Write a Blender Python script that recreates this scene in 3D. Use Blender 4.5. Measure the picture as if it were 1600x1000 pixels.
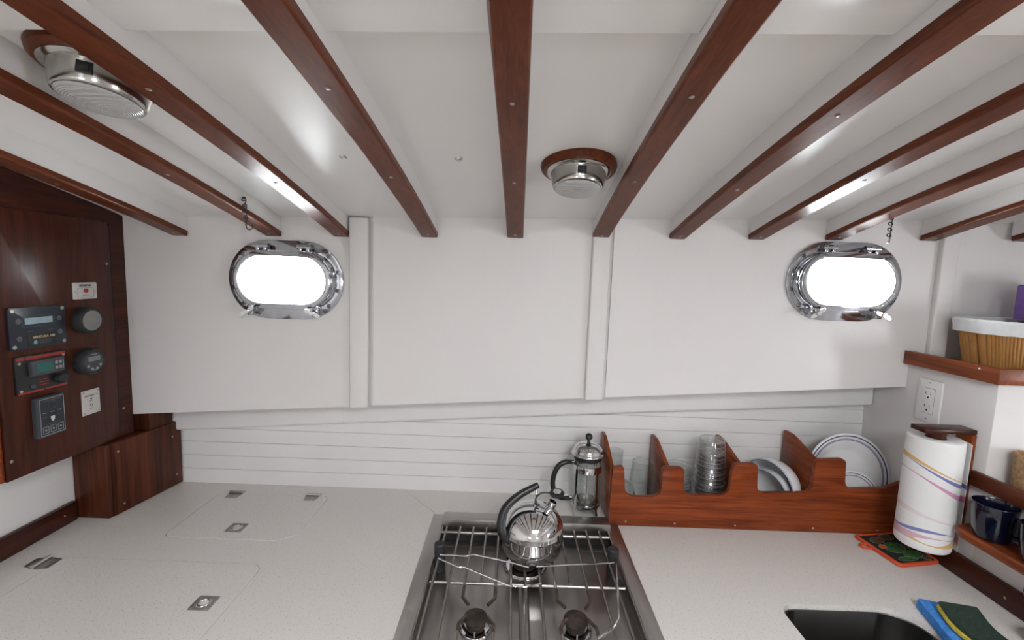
import bpy, bmesh, math, random
from mathutils import Vector, Matrix
from mathutils.geometry import tessellate_polygon

for o in list(bpy.data.objects):
    bpy.data.objects.remove(o, do_unlink=True)
scene = bpy.context.scene
COL = scene.collection
PI = math.pi
random.seed(7)

# ------------------------------------------------------------------ camera
cam = bpy.data.cameras.new('camera')
cam.sensor_width = 36.0
cam.lens = 710.0 / 1600.0 * 36.0
cam.clip_start = 0.02
camo = bpy.data.objects.new('camera', cam)
COL.objects.link(camo)
TH, RO = math.radians(6.0), math.radians(2.0)
fw = Vector((0, math.cos(TH), -math.sin(TH)))
dn = Vector((0, -math.sin(TH), -math.cos(TH)))
rt = Vector((1, 0, 0))
ax = rt * math.cos(RO) - dn * math.sin(RO)
ay = -rt * math.sin(RO) - dn * math.cos(RO)
camo.matrix_world = Matrix(((ax.x, ay.x, -fw.x, 0), (ax.y, ay.y, -fw.y, 0), (ax.z, ay.z, -fw.z, 1.6), (0, 0, 0, 1)))
scene.camera = camo

# ------------------------------------------------------------------ daylight
SKY = 30.0
world = bpy.data.worlds.new('sky')
scene.world = world
world.use_nodes = True
wb = world.node_tree.nodes['Background']
wb.inputs[0].default_value = (0.94, 0.972, 1.0, 1)
wb.inputs[1].default_value = SKY

# openings that let the sky in: two portholes, plus hatch, companionway and windows added out of view
HX0, HX1, HY0, HY1 = 0.02, 0.64, -0.85, -0.20          # hatch in the ceiling
CY0, CY1, CZ0, CZ1 = -0.60, -0.25, 1.00, 1.50         # companionway in wall_right
RX = 2.3
OWIN = [(-0.85, -0.45), (0.75, 1.15)]; OZ0, OZ1 = 1.32, 1.50   # windows added in the opposite cabin side to light wall and ceiling
def portal(name, loc, rot, sx, sy):
    l = bpy.data.lights.new(name, 'AREA')
    l.shape = 'RECTANGLE'; l.size = sx; l.size_y = sy
    l.cycles.is_portal = True
    o = bpy.data.objects.new(name, l)
    o.location = loc; o.rotation_euler = rot
    COL.objects.link(o)
portal('hatch_daylight_portal', ((HX0+HX1)/2, (HY0+HY1)/2, 2.02), (0, 0, 0), HX1-HX0, HY1-HY0)
portal('companionway_daylight_portal', (RX+0.06, (CY0+CY1)/2, (CZ0+CZ1)/2), (0, PI/2, 0), CZ1-CZ0, CY1-CY0)
for a_, b_ in OWIN: portal('window_daylight_portal', ((a_+b_)/2, -2.47, (OZ0+OZ1)/2), (PI/2, 0, 0), b_-a_, OZ1-OZ0)
portal('porthole_daylight_portal', (-0.627, 1.33, 1.557), (-PI/2, 0, 0), 0.27, 0.17)
portal('porthole_daylight_portal', (0.908, 1.33, 1.605), (-PI/2, 0, 0), 0.27, 0.17)

vs = scene.view_settings
vs.view_transform = 'Standard'; vs.look = 'None'; vs.gamma = 1.0
vs.use_curve_mapping = False
vs.exposure = -0.08
try:
    scene.cycles.diffuse_bounces = 5
    scene.cycles.max_bounces = 10
    scene.cycles.transparent_max_bounces = 20
except Exception:
    pass

# ------------------------------------------------------------------ materials
def nmat(name):
    m = bpy.data.materials.new(name); m.use_nodes = True
    nt = m.node_tree
    return m, nt, nt.nodes['Principled BSDF']
def noise_bump(nt, b, scale, strength, dist=0.001):
    n = nt.nodes.new('ShaderNodeTexNoise'); n.inputs['Scale'].default_value = scale
    tc = nt.nodes.new('ShaderNodeTexCoord'); nt.links.new(tc.outputs['Object'], n.inputs['Vector'])
    bp = nt.nodes.new('ShaderNodeBump'); bp.inputs['Strength'].default_value = strength
    bp.inputs['Distance'].default_value = dist
    nt.links.new(n.outputs['Fac'], bp.inputs['Height']); nt.links.new(bp.outputs['Normal'], b.inputs['Normal'])
def plain(name, col, rough=0.5, metal=0.0, coat=0.0, vary=0.06, vscale=12.0, bump=0.0, bscale=80, emis=None, estr=0.0):
    m, nt, b = nmat(name)
    tc = nt.nodes.new('ShaderNodeTexCoord')
    n = nt.nodes.new('ShaderNodeTexNoise'); n.inputs['Scale'].default_value = vscale; n.inputs['Detail'].default_value = 3
    nt.links.new(tc.outputs['Object'], n.inputs['Vector'])
    r = nt.nodes.new('ShaderNodeValToRGB')
    r.color_ramp.elements[0].position = 0.3; r.color_ramp.elements[1].position = 0.7
    r.color_ramp.elements[0].color = tuple(c*(1-vary) for c in col) + (1,)
    r.color_ramp.elements[1].color = tuple(min(1, c*(1+vary)) for c in col) + (1,)
    nt.links.new(n.outputs['Fac'], r.inputs['Fac']); nt.links.new(r.outputs['Color'], b.inputs['Base Color'])
    b.inputs['Roughness'].default_value = rough; b.inputs['Metallic'].default_value = metal
    b.inputs['Coat Weight'].default_value = coat; b.inputs['Coat Roughness'].default_value = 0.08
    if emis:
        b.inputs['Emission Color'].default_value = emis + (1,); b.inputs['Emission Strength'].default_value = estr
    if bump: noise_bump(nt, b, bscale, bump)
    return m
def wood(name, c1, c2, axis='x', rough=0.3, coat=0.6, coatr=0.12, scale=1.0):
    m, nt, b = nmat(name)
    tc = nt.nodes.new('ShaderNodeTexCoord'); mp = nt.nodes.new('ShaderNodeMapping')
    s = [22*scale]*3; s['xyz'.index(axis)] = 1.6*scale
    mp.inputs['Scale'].default_value = s
    nt.links.new(tc.outputs['Object'], mp.inputs['Vector'])
    n = nt.nodes.new('ShaderNodeTexNoise'); n.inputs['Scale'].default_value = 2.2; n.inputs['Detail'].default_value = 7
    n.inputs['Roughness'].default_value = 0.62; n.inputs['Distortion'].default_value = 0.7
    nt.links.new(mp.outputs['Vector'], n.inputs['Vector'])
    mp2 = nt.nodes.new('ShaderNodeMapping'); s2 = [260*scale]*3; s2['xyz'.index(axis)] = 9*scale
    mp2.inputs['Scale'].default_value = s2; nt.links.new(tc.outputs['Object'], mp2.inputs['Vector'])
    n2 = nt.nodes.new('ShaderNodeTexNoise'); n2.inputs['Scale'].default_value = 1.0; n2.inputs['Detail'].default_value = 2
    nt.links.new(mp2.outputs['Vector'], n2.inputs['Vector'])
    mx = nt.nodes.new('ShaderNodeMath'); mx.operation = 'MULTIPLY_ADD'
    mx.inputs[1].default_value = 0.35; nt.links.new(n2.outputs['Fac'], mx.inputs[0]); 
    sb = nt.nodes.new('ShaderNodeMath'); sb.operation = 'SUBTRACT'; sb.inputs[1].default_value = 0.175
    nt.links.new(n.outputs['Fac'], sb.inputs[0]); nt.links.new(sb.outputs[0], mx.inputs[2])
    r = nt.nodes.new('ShaderNodeValToRGB')
    r.color_ramp.elements[0].position = 0.30; r.color_ramp.elements[1].position = 0.72
    r.color_ramp.elements[0].color = c1 + (1,); r.color_ramp.elements[1].color = c2 + (1,)
    nt.links.new(mx.outputs[0], r.inputs['Fac']); nt.links.new(r.outputs['Color'], b.inputs['Base Color'])
    b.inputs['Roughness'].default_value = rough
    b.inputs['Coat Weight'].default_value = coat; b.inputs['Coat Roughness'].default_value = coatr
    b.inputs['Coat IOR'].default_value = 1.42; b.inputs['Specular IOR Level'].default_value = 0.10
    return m
def glass(name, tint=(0.97, 0.985, 0.98), gloss=0.04, add=0.0):
    m = bpy.data.materials.new(name); m.use_nodes = True; nt = m.node_tree
    nt.nodes.clear()
    out = nt.nodes.new('ShaderNodeOutputMaterial'); mix = nt.nodes.new('ShaderNodeMixShader')
    tr = nt.nodes.new('ShaderNodeBsdfTransparent'); gl = nt.nodes.new('ShaderNodeBsdfGlossy')
    tr.inputs['Color'].default_value = tint + (1,); gl.inputs['Roughness'].default_value = gloss
    fr = nt.nodes.new('ShaderNodeFresnel'); fr.inputs['IOR'].default_value = 1.5
    ge = nt.nodes.new('ShaderNodeNewGeometry'); ior = nt.nodes.new('ShaderNodeMath'); ior.operation = 'MULTIPLY_ADD'
    ior.inputs[1].default_value = 1/1.5 - 1.5; ior.inputs[2].default_value = 1.5      # same reflectance from both sides
    nt.links.new(ge.outputs['Backfacing'], ior.inputs[0]); nt.links.new(ior.outputs[0], fr.inputs['IOR'])
    ad = nt.nodes.new('ShaderNodeMath'); ad.operation = 'ADD'; ad.use_clamp = True; ad.inputs[1].default_value = add
    nt.links.new(fr.outputs[0], ad.inputs[0])
    nt.links.new(ad.outputs[0], mix.inputs[0]); nt.links.new(tr.outputs[0], mix.inputs[1])
    nt.links.new(gl.outputs[0], mix.inputs[2]); nt.links.new(mix.outputs[0], out.inputs[0])
    return m
def stripes_mat(name, base, bands, rough=0.8, bump=0.0):
    """flat printed bands around an upright axis: (centre height, half width, colour, wave height, phase, lo, hi)"""
    m, nt, b = nmat(name)
    tc = nt.nodes.new('ShaderNodeTexCoord'); sp = nt.nodes.new('ShaderNodeSeparateXYZ')
    nt.links.new(tc.outputs['Object'], sp.inputs[0])
    at = nt.nodes.new('ShaderNodeMath'); at.operation = 'ARCTAN2'
    nt.links.new(sp.outputs['Y'], at.inputs[0]); nt.links.new(sp.outputs['X'], at.inputs[1])
    prev = None
    def math_(op, a, c):
        n = nt.nodes.new('ShaderNodeMath'); n.operation = op
        for i, v in enumerate((a, c)):
            if v is None: continue
            if isinstance(v, (int, float)): n.inputs[i].default_value = v
            else: nt.links.new(v, n.inputs[i])
        return n.outputs[0]
    for (zc, hw, col, amp, ph, k, taper) in bands:
        s = math_('SINE', math_('ADD', math_('MULTIPLY', at.outputs[0], k), ph), None)
        zz = math_('ADD', math_('MULTIPLY', s, amp), zc)
        d = math_('ABSOLUTE', math_('SUBTRACT', sp.outputs['Z'], zz), None)
        s2 = math_('SINE', math_('ADD', math_('MULTIPLY', at.outputs[0], k*1.0), ph+taper), None)
        w = math_('MULTIPLY', math_('ADD', math_('MULTIPLY', s2, 0.6), 0.75), hw)
        f = math_('LESS_THAN', d, w)
        mix = nt.nodes.new('ShaderNodeMixRGB'); mix.inputs[2].default_value = col + (1,)
        nt.links.new(f, mix.inputs[0])
        if prev is None: mix.inputs[1].default_value = base + (1,)
        else: nt.links.new(prev, mix.inputs[1])
        prev = mix.outputs[0]
    nt.links.new(prev, b.inputs['Base Color']); b.inputs['Roughness'].default_value = rough
    if bump: noise_bump(nt, b, 160, bump, 0.002)
    return m

M = {}
M['white'] = plain('white_paint', (0.71, 0.688, 0.678), 0.38, vary=0.015, vscale=5, bump=0.06, bscale=60)
M['ceiling'] = plain('white_ceiling_paint', (0.80, 0.795, 0.79), 0.27, vary=0.015, vscale=4, bump=0.04, bscale=30)
M['plankwhite'] = plain('white_plank_paint', (0.76, 0.74, 0.735), 0.42, vary=0.02, vscale=8, bump=0.08, bscale=70)
M['mah'] = wood('mahogany_beam', (0.070, 0.0165, 0.0066), (0.160, 0.043, 0.0170), 'y', 0.34, 0.14, 0.15)
M['mahx'] = wood('mahogany_rail', (0.105, 0.019, 0.006), (0.30, 0.066, 0.017), 'x', 0.34, 0.35, 0.16)
M['mahy'] = wood('mahogany_shelf', (0.10, 0.021, 0.0075), (0.29, 0.068, 0.019), 'y', 0.34, 0.35, 0.16)
M['darkz'] = wood('dark_mahogany_panel', (0.030, 0.0085, 0.0055), (0.085, 0.022, 0.0115), 'z', 0.34, 0.4, 0.25)
M['darky'] = wood('dark_mahogany_board', (0.024, 0.007, 0.0048), (0.075, 0.019, 0.0105), 'y', 0.34, 0.3, 0.25)
M['darkswirl'] = wood('dark_swirled_mahogany', (0.018, 0.0048, 0.0030), (0.105, 0.028, 0.0115), 'z', 0.34, 0.3, 0.22, 0.6)
M['screw'] = plain('steel_screw', (0.42, 0.38, 0.35), 0.4, 1.0)
M['chrome'] = plain('polished_chrome', (0.68, 0.68, 0.69), 0.06, 1.0, vary=0.03, vscale=40)
M['chromedark'] = plain('porthole_chrome', (0.44, 0.45, 0.48), 0.08, 1.0, vary=0.08, vscale=40)
M['boltdark'] = plain('oxidised_bolt', (0.16, 0.15, 0.15), 0.35, 1.0, vary=0.2)
M['bronze'] = plain('tarnished_chrome', (0.50, 0.49, 0.46), 0.16, 1.0, vary=0.12, vscale=50)
M['steel'] = plain('brushed_stainless', (0.40, 0.378, 0.36), 0.34, 1.0, vary=0.05, vscale=8)
M['steelrod'] = plain('stainless_rod', (0.32, 0.295, 0.27), 0.40, 1.0, vary=0.2, vscale=30)
M['burnt'] = plain('heat_browned_steel', (0.13, 0.095, 0.075), 0.5, 0.8, vary=0.4, vscale=60)
M['iron'] = plain('sooty_cast_iron', (0.035, 0.024, 0.017), 0.7, 0.2, vary=0.7, vscale=60)
M['black'] = plain('black_plastic', (0.012, 0.012, 0.013), 0.32, vary=0.1)
M['blackmatte'] = plain('black_rubber', (0.02, 0.02, 0.021), 0.62, vary=0.1)
M['navyface'] = plain('dark_blue_faceplate', (0.012, 0.016, 0.026), 0.3, vary=0.1)
M['greybox'] = plain('charcoal_plastic', (0.05, 0.055, 0.065), 0.5, vary=0.05)
M['lcd'] = plain('grey_blue_display', (0.26, 0.36, 0.40), 0.25, vary=0.1, vscale=60)
M['lcdgreen'] = plain('green_display', (0.012, 0.11, 0.095), 0.3, vary=0.1, vscale=60)
M['lcdgrey'] = plain('grey_display', (0.20, 0.20, 0.19), 0.35, vary=0.1)
M['greyprint'] = plain('grey_print', (0.28, 0.29, 0.30), 0.5)
M['dimprint'] = plain('dim_print', (0.07, 0.075, 0.08), 0.5)
M['tealprint'] = plain('teal_print', (0.02, 0.09, 0.075), 0.5)
M['redprint'] = plain('red_print', (0.35, 0.02, 0.012), 0.5)
M['gold'] = plain('gold_print', (0.75, 0.55, 0.30), 0.5)
M['whiteplate'] = plain('white_plastic', (0.56, 0.54, 0.52), 0.4, vary=0.03)
M['outlet'] = plain('outlet_white', (0.78, 0.78, 0.77), 0.3, vary=0.01)
M['dark'] = plain('dark_slot', (0.01, 0.01, 0.01), 0.7)
M['porcelain'] = plain('white_porcelain', (0.80, 0.80, 0.80), 0.15, coat=0.3, vary=0.01)
M['bluering'] = plain('blue_glaze_line', (0.035, 0.05, 0.17), 0.2)
M['cobalt'] = plain('cobalt_glaze', (0.0025, 0.004, 0.015), 0.16, coat=0.5, vary=0.2)
M['glass'] = glass('clear_glass')
M['glass2'] = glass('thick_tumbler_glass', (0.95, 0.955, 0.955), 0.05, 0.03)
M['glassline'] = glass('moulded_glass_edge', (0.96, 0.96, 0.96), 0.5, 0.35)  # whitish mix puts bright edge highlights on rings and rims
m, nt, b = nmat('ribbed_lens_glass')
tc = nt.nodes.new('ShaderNodeTexCoord'); wv = nt.nodes.new('ShaderNodeTexWave'); wv.wave_type = 'RINGS'; wv.rings_direction = 'Z'
wv.inputs['Scale'].default_value = 120; nt.links.new(tc.outputs['Object'], wv.inputs['Vector'])
ck = nt.nodes.new('ShaderNodeTexChecker'); ck.inputs['Scale'].default_value = 420; nt.links.new(tc.outputs['Object'], ck.inputs['Vector'])
mu = nt.nodes.new('ShaderNodeMath'); mu.operation = 'ADD'; nt.links.new(wv.outputs['Fac'], mu.inputs[0]); nt.links.new(ck.outputs['Fac'], mu.inputs[1])
bp = nt.nodes.new('ShaderNodeBump'); bp.inputs['Strength'].default_value = 0.5; bp.inputs['Distance'].default_value = 0.0012
nt.links.new(mu.outputs[0], bp.inputs['Height']); nt.links.new(bp.outputs['Normal'], b.inputs['Normal'])
b.inputs['Base Color'].default_value = (0.46, 0.46, 0.46, 1); b.inputs['Roughness'].default_value = 0.12; b.inputs['IOR'].default_value = 1.7
M['lens'] = m
M['reflector'] = plain('frosted_reflector', (0.72, 0.72, 0.72), 0.45, 0.0, vary=0.2, vscale=260)
M['orange'] = plain('orange_piping', (0.62, 0.075, 0.02), 0.7, bump=0.2, bscale=500)
M['blackcloth'] = plain('black_cotton', (0.014, 0.013, 0.012), 0.9, vary=0.3, vscale=150)
M['greencloth'] = plain('green_applique', (0.03, 0.11, 0.022), 0.9, vary=0.5, vscale=120)
M['browncloth'] = plain('brown_applique', (0.11, 0.04, 0.022), 0.9, vary=0.4, vscale=120)
M['stitch'] = plain('pale_green_stitching', (0.12, 0.22, 0.12), 0.9, vary=0.3)
M['cork'] = plain('cork', (0.36, 0.22, 0.11), 0.85, vary=0.35, vscale=120)
M['bamboo'] = wood('basket_wood', (0.36, 0.17, 0.052), (0.46, 0.235, 0.078), 'z', 0.5, 0.1, 0.3)
M['linen'] = plain('white_linen', (0.74, 0.76, 0.77), 0.9, vary=0.05, vscale=70, bump=0.25, bscale=300)
M['film'] = glass('clear_plastic_film', (0.75, 0.74, 0.74), 0.2)
M['purple'] = plain('purple_card', (0.22, 0.11, 0.42), 0.45, vary=0.12, vscale=30)
M['lilac'] = plain('pale_lilac_print', (0.45, 0.45, 0.62), 0.5)
M['bluesponge'] = plain('blue_sponge', (0.055, 0.25, 0.70), 0.95, vary=0.25, vscale=150, bump=0.9, bscale=260)
M['yellowsponge'] = plain('yellow_sponge', (0.56, 0.46, 0.07), 0.95, vary=0.2, vscale=150, bump=0.9, bscale=260)
M['greenpad'] = plain('dark_green_scouring_pad', (0.016, 0.036, 0.026), 0.98, vary=0.4, vscale=220, bump=0.9, bscale=400)
M['floor'] = wood('teak_floor', (0.40, 0.35, 0.30), (0.56, 0.50, 0.44), 'x', 0.45, 0.2, 0.2)  # unseen floor, made pale to bounce light up to the ceiling
M['cushion'] = plain('cream_cushion', (0.62, 0.61, 0.60), 0.9, vary=0.1)  # unseen settee, kept pale for the same upward bounce
M['sinksteel'] = plain('sink_steel', (0.17, 0.165, 0.16), 0.3, 1.0, vary=0.06)
# speckled counter
m, nt, b = nmat('speckled_counter')
tc = nt.nodes.new('ShaderNodeTexCoord')
n = nt.nodes.new('ShaderNodeTexNoise'); n.inputs['Scale'].default_value = 330; n.inputs['Detail'].default_value = 2
nt.links.new(tc.outputs['Object'], n.inputs['Vector'])
r = nt.nodes.new('ShaderNodeValToRGB')
r.color_ramp.elements[0].position = 0.29; r.color_ramp.elements[1].position = 0.40
r.color_ramp.elements[0].color = (0.44, 0.41, 0.37, 1); r.color_ramp.elements[1].color = (0.71, 0.68, 0.645, 1)
nt.links.new(n.outputs['Fac'], r.inputs['Fac']); nt.links.new(r.outputs['Color'], b.inputs['Base Color'])
b.inputs['Roughness'].default_value = 0.33
M['counter'] = m
M['towel'] = stripes_mat('printed_paper_towel', (0.80, 0.80, 0.79), [
    (1.166, 0.0038, (0.66, 0.42, 0.16), 0.024, 5.17, 1.0, 0.3),
    (1.157, 0.0040, (0.20, 0.20, 0.46), 0.027, 5.17, 1.0, 3.14),
    (1.127, 0.0058, (0.64, 0.30, 0.46), 0.030, 5.00, 1.0, 3.0),
    (1.050, 0.0050, (0.74, 0.66, 0.68), 0.012, 5.17, 1.0, 0.2),
    (1.014, 0.0032, (0.22, 0.22, 0.46), 0.005, 5.6, 2.0, 1.2),
    (0.991, 0.0080, (0.68, 0.44, 0.20), 0.006, 2.2, 2.0, 0.6),
    (1.000, 0.0062, (0.66, 0.42, 0.50), 0.004, 5.4, 2.0, 2.6)], 0.95, 0.5)

# ------------------------------------------------------------------ geometry helpers
WM = {}
class MB:
    def __init__(self): self.bm = bmesh.new()
    def _faces(self, vs, fs):
        bv = [self.bm.verts.new(v) for v in vs]
        out = []
        for f in fs:
            try: out.append(self.bm.faces.new([bv[i] for i in f]))
            except ValueError: pass
        return bv, out
    def _bevel(self, faces, bev, seg, ang=0.5):
        if bev <= 0: return
        self.bm.normal_update()
        es = set()
        fs = set(faces)
        for f in faces:
            for e in f.edges:
                if len(e.link_faces) == 2 and e.calc_face_angle(0) > ang: es.add(e)
        bmesh.ops.bevel(self.bm, geom=list(es), offset=bev, segments=seg, affect='EDGES', clamp_overlap=True, profile=0.5)
    def box(self, x0, x1, y0, y1, z0, z1, bev=0.0, seg=2, mat=None):
        vs = [(x, y, z) for z in (z0, z1) for y in (y0, y1) for x in (x0, x1)]
        if mat is not None: vs = [mat @ Vector(v) for v in vs]
        fs = [(0, 2, 3, 1), (4, 5, 7, 6), (0, 1, 5, 4), (2, 6, 7, 3), (0, 4, 6, 2), (1, 3, 7, 5)]
        bv, f = self._faces(vs, fs)
        self._bevel(f, bev, seg)
        return self
    def loft(self, rings, closed_ring=True, caps=True):
        bv = [[self.bm.verts.new(p) for p in r] for r in rings]
        n = len(rings[0]); fs = []
        for a, c in zip(bv[:-1], bv[1:]):
            for i in range(n if closed_ring else n-1):
                j = (i+1) % n
                try: fs.append(self.bm.faces.new((a[i], a[j], c[j], c[i])))
                except ValueError: pass
        if caps and closed_ring:
            fs.append(self.bm.faces.new(list(reversed(bv[0])))); fs.append(self.bm.faces.new(bv[-1]))
        return fs
    def lathe(self, prof, n=40, mat=Matrix(), sx=1.0, sy=1.0):
        rows = []
        for (r, z) in prof:
            if r < 1e-6: rows.append([self.bm.verts.new(mat @ Vector((0, 0, z)))])
            else: rows.append([self.bm.verts.new(mat @ Vector((r*sx*math.cos(2*PI*i/n), r*sy*math.sin(2*PI*i/n), z))) for i in range(n)])
        for a, c in zip(rows[:-1], rows[1:]):
            for i in range(n):
                j = (i+1) % n
                try:
                    if len(a) == 1 and len(c) == 1: continue
                    if len(a) == 1: self.bm.faces.new((a[0], c[j], c[i]))
                    elif len(c) == 1: self.bm.faces.new((a[i], a[j], c[0]))
                    else: self.bm.faces.new((a[i], a[j], c[j], c[i]))
                except ValueError: pass
        return self
    def tube(self, pts, r, n=10, closed=False):
        pts = [Vector(p) for p in pts]; N = len(pts)
        rs = r if isinstance(r, (list, tuple)) else [r]*N
        rings = []; up = None
        for i, p in enumerate(pts):
            if closed: t = pts[(i+1) % N] - pts[i-1]
            else: t = pts[min(i+1, N-1)] - pts[max(i-1, 0)]
            t.normalize()
            if up is None:
                up = Vector((0, 0, 1)) if abs(t.z) < 0.9 else Vector((1, 0, 0))
            u = (up - t*up.dot(t)); u.normalize(); up = u
            w = t.cross(u)
            rings.append([p + (u*math.cos(2*PI*k/n) + w*math.sin(2*PI*k/n))*rs[i] for k in range(n)])
        if closed: rings.append(rings[0])
        if closed:
            bv = [[self.bm.verts.new(p) for p in rr] for rr in rings[:-1]]; bv.append(bv[0])
            for a, c in zip(bv[:-1], bv[1:]):
                for i in range(n):
                    j = (i+1) % n
                    self.bm.faces.new((a[i], a[j], c[j], c[i]))
        else: self.loft(rings)
        return self
    def prism(self, outer, d0, d1, fn, holes=(), bev=0.0, seg=2):
        """fn(u, v, d) -> point; outer counter-clockwise in (u, v)"""
        start = set(self.bm.faces)
        loops = [list(outer)] + [list(h) for h in holes]
        flat = [p for l in loops for p in l]
        lo = [self.bm.verts.new(fn(p[0], p[1], d0)) for p in flat]
        hi = [self.bm.verts.new(fn(p[0], p[1], d1)) for p in flat]
        if holes:
            tri = tessellate_polygon([[Vector((p[0], p[1], 0)) for p in l] for l in loops])
            for t in tri:
                try: self.bm.faces.new([hi[i] for i in t])
                except ValueError: pass
                try: self.bm.faces.new([lo[i] for i in reversed(t)])
                except ValueError: pass
        else:
            self.bm.faces.new(hi); self.bm.faces.new(list(reversed(lo)))
        k = 0
        for l in loops:
            n = len(l)
            for i in range(n):
                j = (i+1) % n
                try: self.bm.faces.new((lo[k+i], lo[k+j], hi[k+j], hi[k+i]))
                except ValueError: pass
            k += n
        new = [f for f in self.bm.faces if f not in start]
        bmesh.ops.recalc_face_normals(self.bm, faces=new)
        self._bevel(new, bev, seg)
        return self
    def mesh(self, name, mat, inv=None, smooth=True, ang=0.55):
        bmesh.ops.recalc_face_normals(self.bm, faces=self.bm.faces[:])
        if inv is not None: bmesh.ops.transform(self.bm, matrix=inv, verts=self.bm.verts[:])
        self.bm.normal_update()
        for e in self.bm.edges:
            e.smooth = not (len(e.link_faces) == 2 and e.calc_face_angle(0) > ang)
        for f in self.bm.faces: f.smooth = smooth
        me = bpy.data.meshes.new(name); self.bm.to_mesh(me); self.bm.free()
        me.materials.append(M[mat])
        return me
    def build(self, name, mat, parent=None, smooth=True, ang=0.55):
        inv = WM[parent.name].inverted() if parent else None
        me = self.mesh(name, mat, inv, smooth, ang)
        o = bpy.data.objects.new(name, me); COL.objects.link(o)
        o.parent = parent
        WM[o.name] = WM[parent.name] if parent else Matrix()
        return o
def tag(o, label=None, cat=None, group=None, kind=None):
    if label: o['label'] = label
    if cat: o['category'] = cat
    if group: o['group'] = group
    if kind: o['kind'] = kind
    return o
def thing(name, label, cat, loc=(0, 0, 0), group=None, mat=None):
    o = bpy.data.objects.new(name, None); COL.objects.link(o)
    o.empty_display_size = 0.03
    mw = Matrix.Translation(loc) if mat is None else mat
    o.matrix_world = mw; WM[o.name] = mw
    return tag(o, label, cat, group)
def struct(name, loc=(0, 0, 0), label=None):
    o = bpy.data.objects.new(name, None); COL.objects.link(o); o.location = loc
    o.empty_display_size = 0.03
    WM[o.name] = Matrix.Translation(loc)
    return tag(o, label=label, kind='structure')
def share(src, name, loc_delta, parent):
    """an alike piece: shares the mesh of src, shifted"""
    o = bpy.data.objects.new(name, src.data); COL.objects.link(o); o.parent = parent
    o.location = Vector(src.location) + Vector(loc_delta); WM[o.name] = WM[parent.name]
    return o
XZ = lambda Y: (lambda u, v, d: Vector((u, Y+d, v)))     # vertical plane across the cabin
XY = lambda Z: (lambda u, v, d: Vector((u, v, Z+d)))     # horizontal plane
YZ = lambda X: (lambda u, v, d: Vector((X+d, u, v)))     # fore-and-aft vertical plane
def rpoly(pts, rad, n=6):
    """polygon with rounded corners; rad: one radius or a list"""
    N = len(pts); rs = rad if isinstance(rad, (list, tuple)) else [rad]*N
    out = []
    for i in range(N):
        p = Vector(pts[i]); a = Vector(pts[i-1]) - p; c = Vector(pts[(i+1) % N]) - p
        la, lc = a.length, c.length
        a.normalize(); c.normalize()
        ang = a.angle(c); r = rs[i]
        if r <= 0 or ang > 3.1:
            out.append((p.x, p.y)); continue
        t = min(r/math.tan(ang/2), la*0.49, lc*0.49); r = t*math.tan(ang/2)
        bis = (a+c).normalized(); ctr = p + bis*(r/math.sin(ang/2))
        s, e = p + a*t - ctr, p + c*t - ctr
        a0 = math.atan2(s.y, s.x); a1 = math.atan2(e.y, e.x)
        da = (a1-a0+PI) % (2*PI) - PI
        for k in range(n+1):
            q = a0 + da*k/n
            out.append((ctr.x + r*math.cos(q), ctr.y + r*math.sin(q)))
    return out
def stadium(cx, cy, w, h, n=16, sq=2.0):
    r = h/2; out = []
    for i in range(n+1):
        q = -PI/2 + PI*i/n; out.append((cx + (w/2-r) + r*math.cos(q), cy + r*math.sin(q)))
    for i in range(n+1):
        q = PI/2 + PI*i/n; out.append((cx - (w/2-r) + r*math.cos(q), cy + r*math.sin(q)))
    return out
def circle(cx, cy, r, n=24): return [(cx + r*math.cos(2*PI*i/n), cy + r*math.sin(2*PI*i/n)) for i in range(n)]
def smoothpath(pts, n=8):
    pts = [Vector(p) for p in pts]; out = []
    P = [pts[0]*2-pts[1]] + pts + [pts[-1]*2-pts[-2]]
    for i in range(1, len(P)-2):
        for k in range(n):
            t = k/n; a, b_, c, d = P[i-1], P[i], P[i+1], P[i+2]
            out.append(0.5*((2*b_) + (c-a)*t + (2*a-5*b_+4*c-d)*t*t + (3*b_-a-3*c+d)*t**3))
    out.append(pts[-1]); return out
def frame(o, x, y, z):
    x, y, z = Vector(x).normalized(), Vector(y).normalized(), Vector(z).normalized(); o = Vector(o)
    return Matrix(((x.x, y.x, z.x, o.x), (x.y, y.y, z.y, o.y), (x.z, y.z, z.z, o.z), (0, 0, 0, 1)))
def axis_frame(o, z, hint=(0, 0, 1)):
    z = Vector(z).normalized(); h = Vector(hint)
    if abs(z.dot(h)) > 0.95: h = Vector((1, 0, 0))
    x = h.cross(z).normalized(); y = z.cross(x)
    return frame(o, x, y, z)
def screw(parent, o, nrm, r=0.003, name='screw', mat='screw'):
    return MB().lathe([(0, 0.0012), (r*0.6, 0.0011), (r, 0.0003), (r, -0.001), (0, -0.001)], 12, axis_frame(o, nrm)).build(name, mat, parent)
def lettering(s, size, mat4, mat, parent, name='lettering', bold=0.0):
    c = bpy.data.curves.new('t', 'FONT'); c.body = s; c.size = size; c.align_x = 'CENTER'; c.align_y = 'CENTER'
    c.extrude = 0.0002; c.offset = bold
    t = bpy.data.objects.new('t', c); COL.objects.link(t)
    bpy.context.view_layer.update()
    me = bpy.data.meshes.new_from_object(t)
    bpy.data.objects.remove(t); bpy.data.curves.remove(c)
    me.transform(WM[parent.name].inverted() @ mat4)
    me.materials.clear(); me.materials.append(M[mat]); me.name = name
    o = bpy.data.objects.new(name, me); COL.objects.link(o); o.parent = parent; WM[o.name] = WM[parent.name]
    return o

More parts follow.
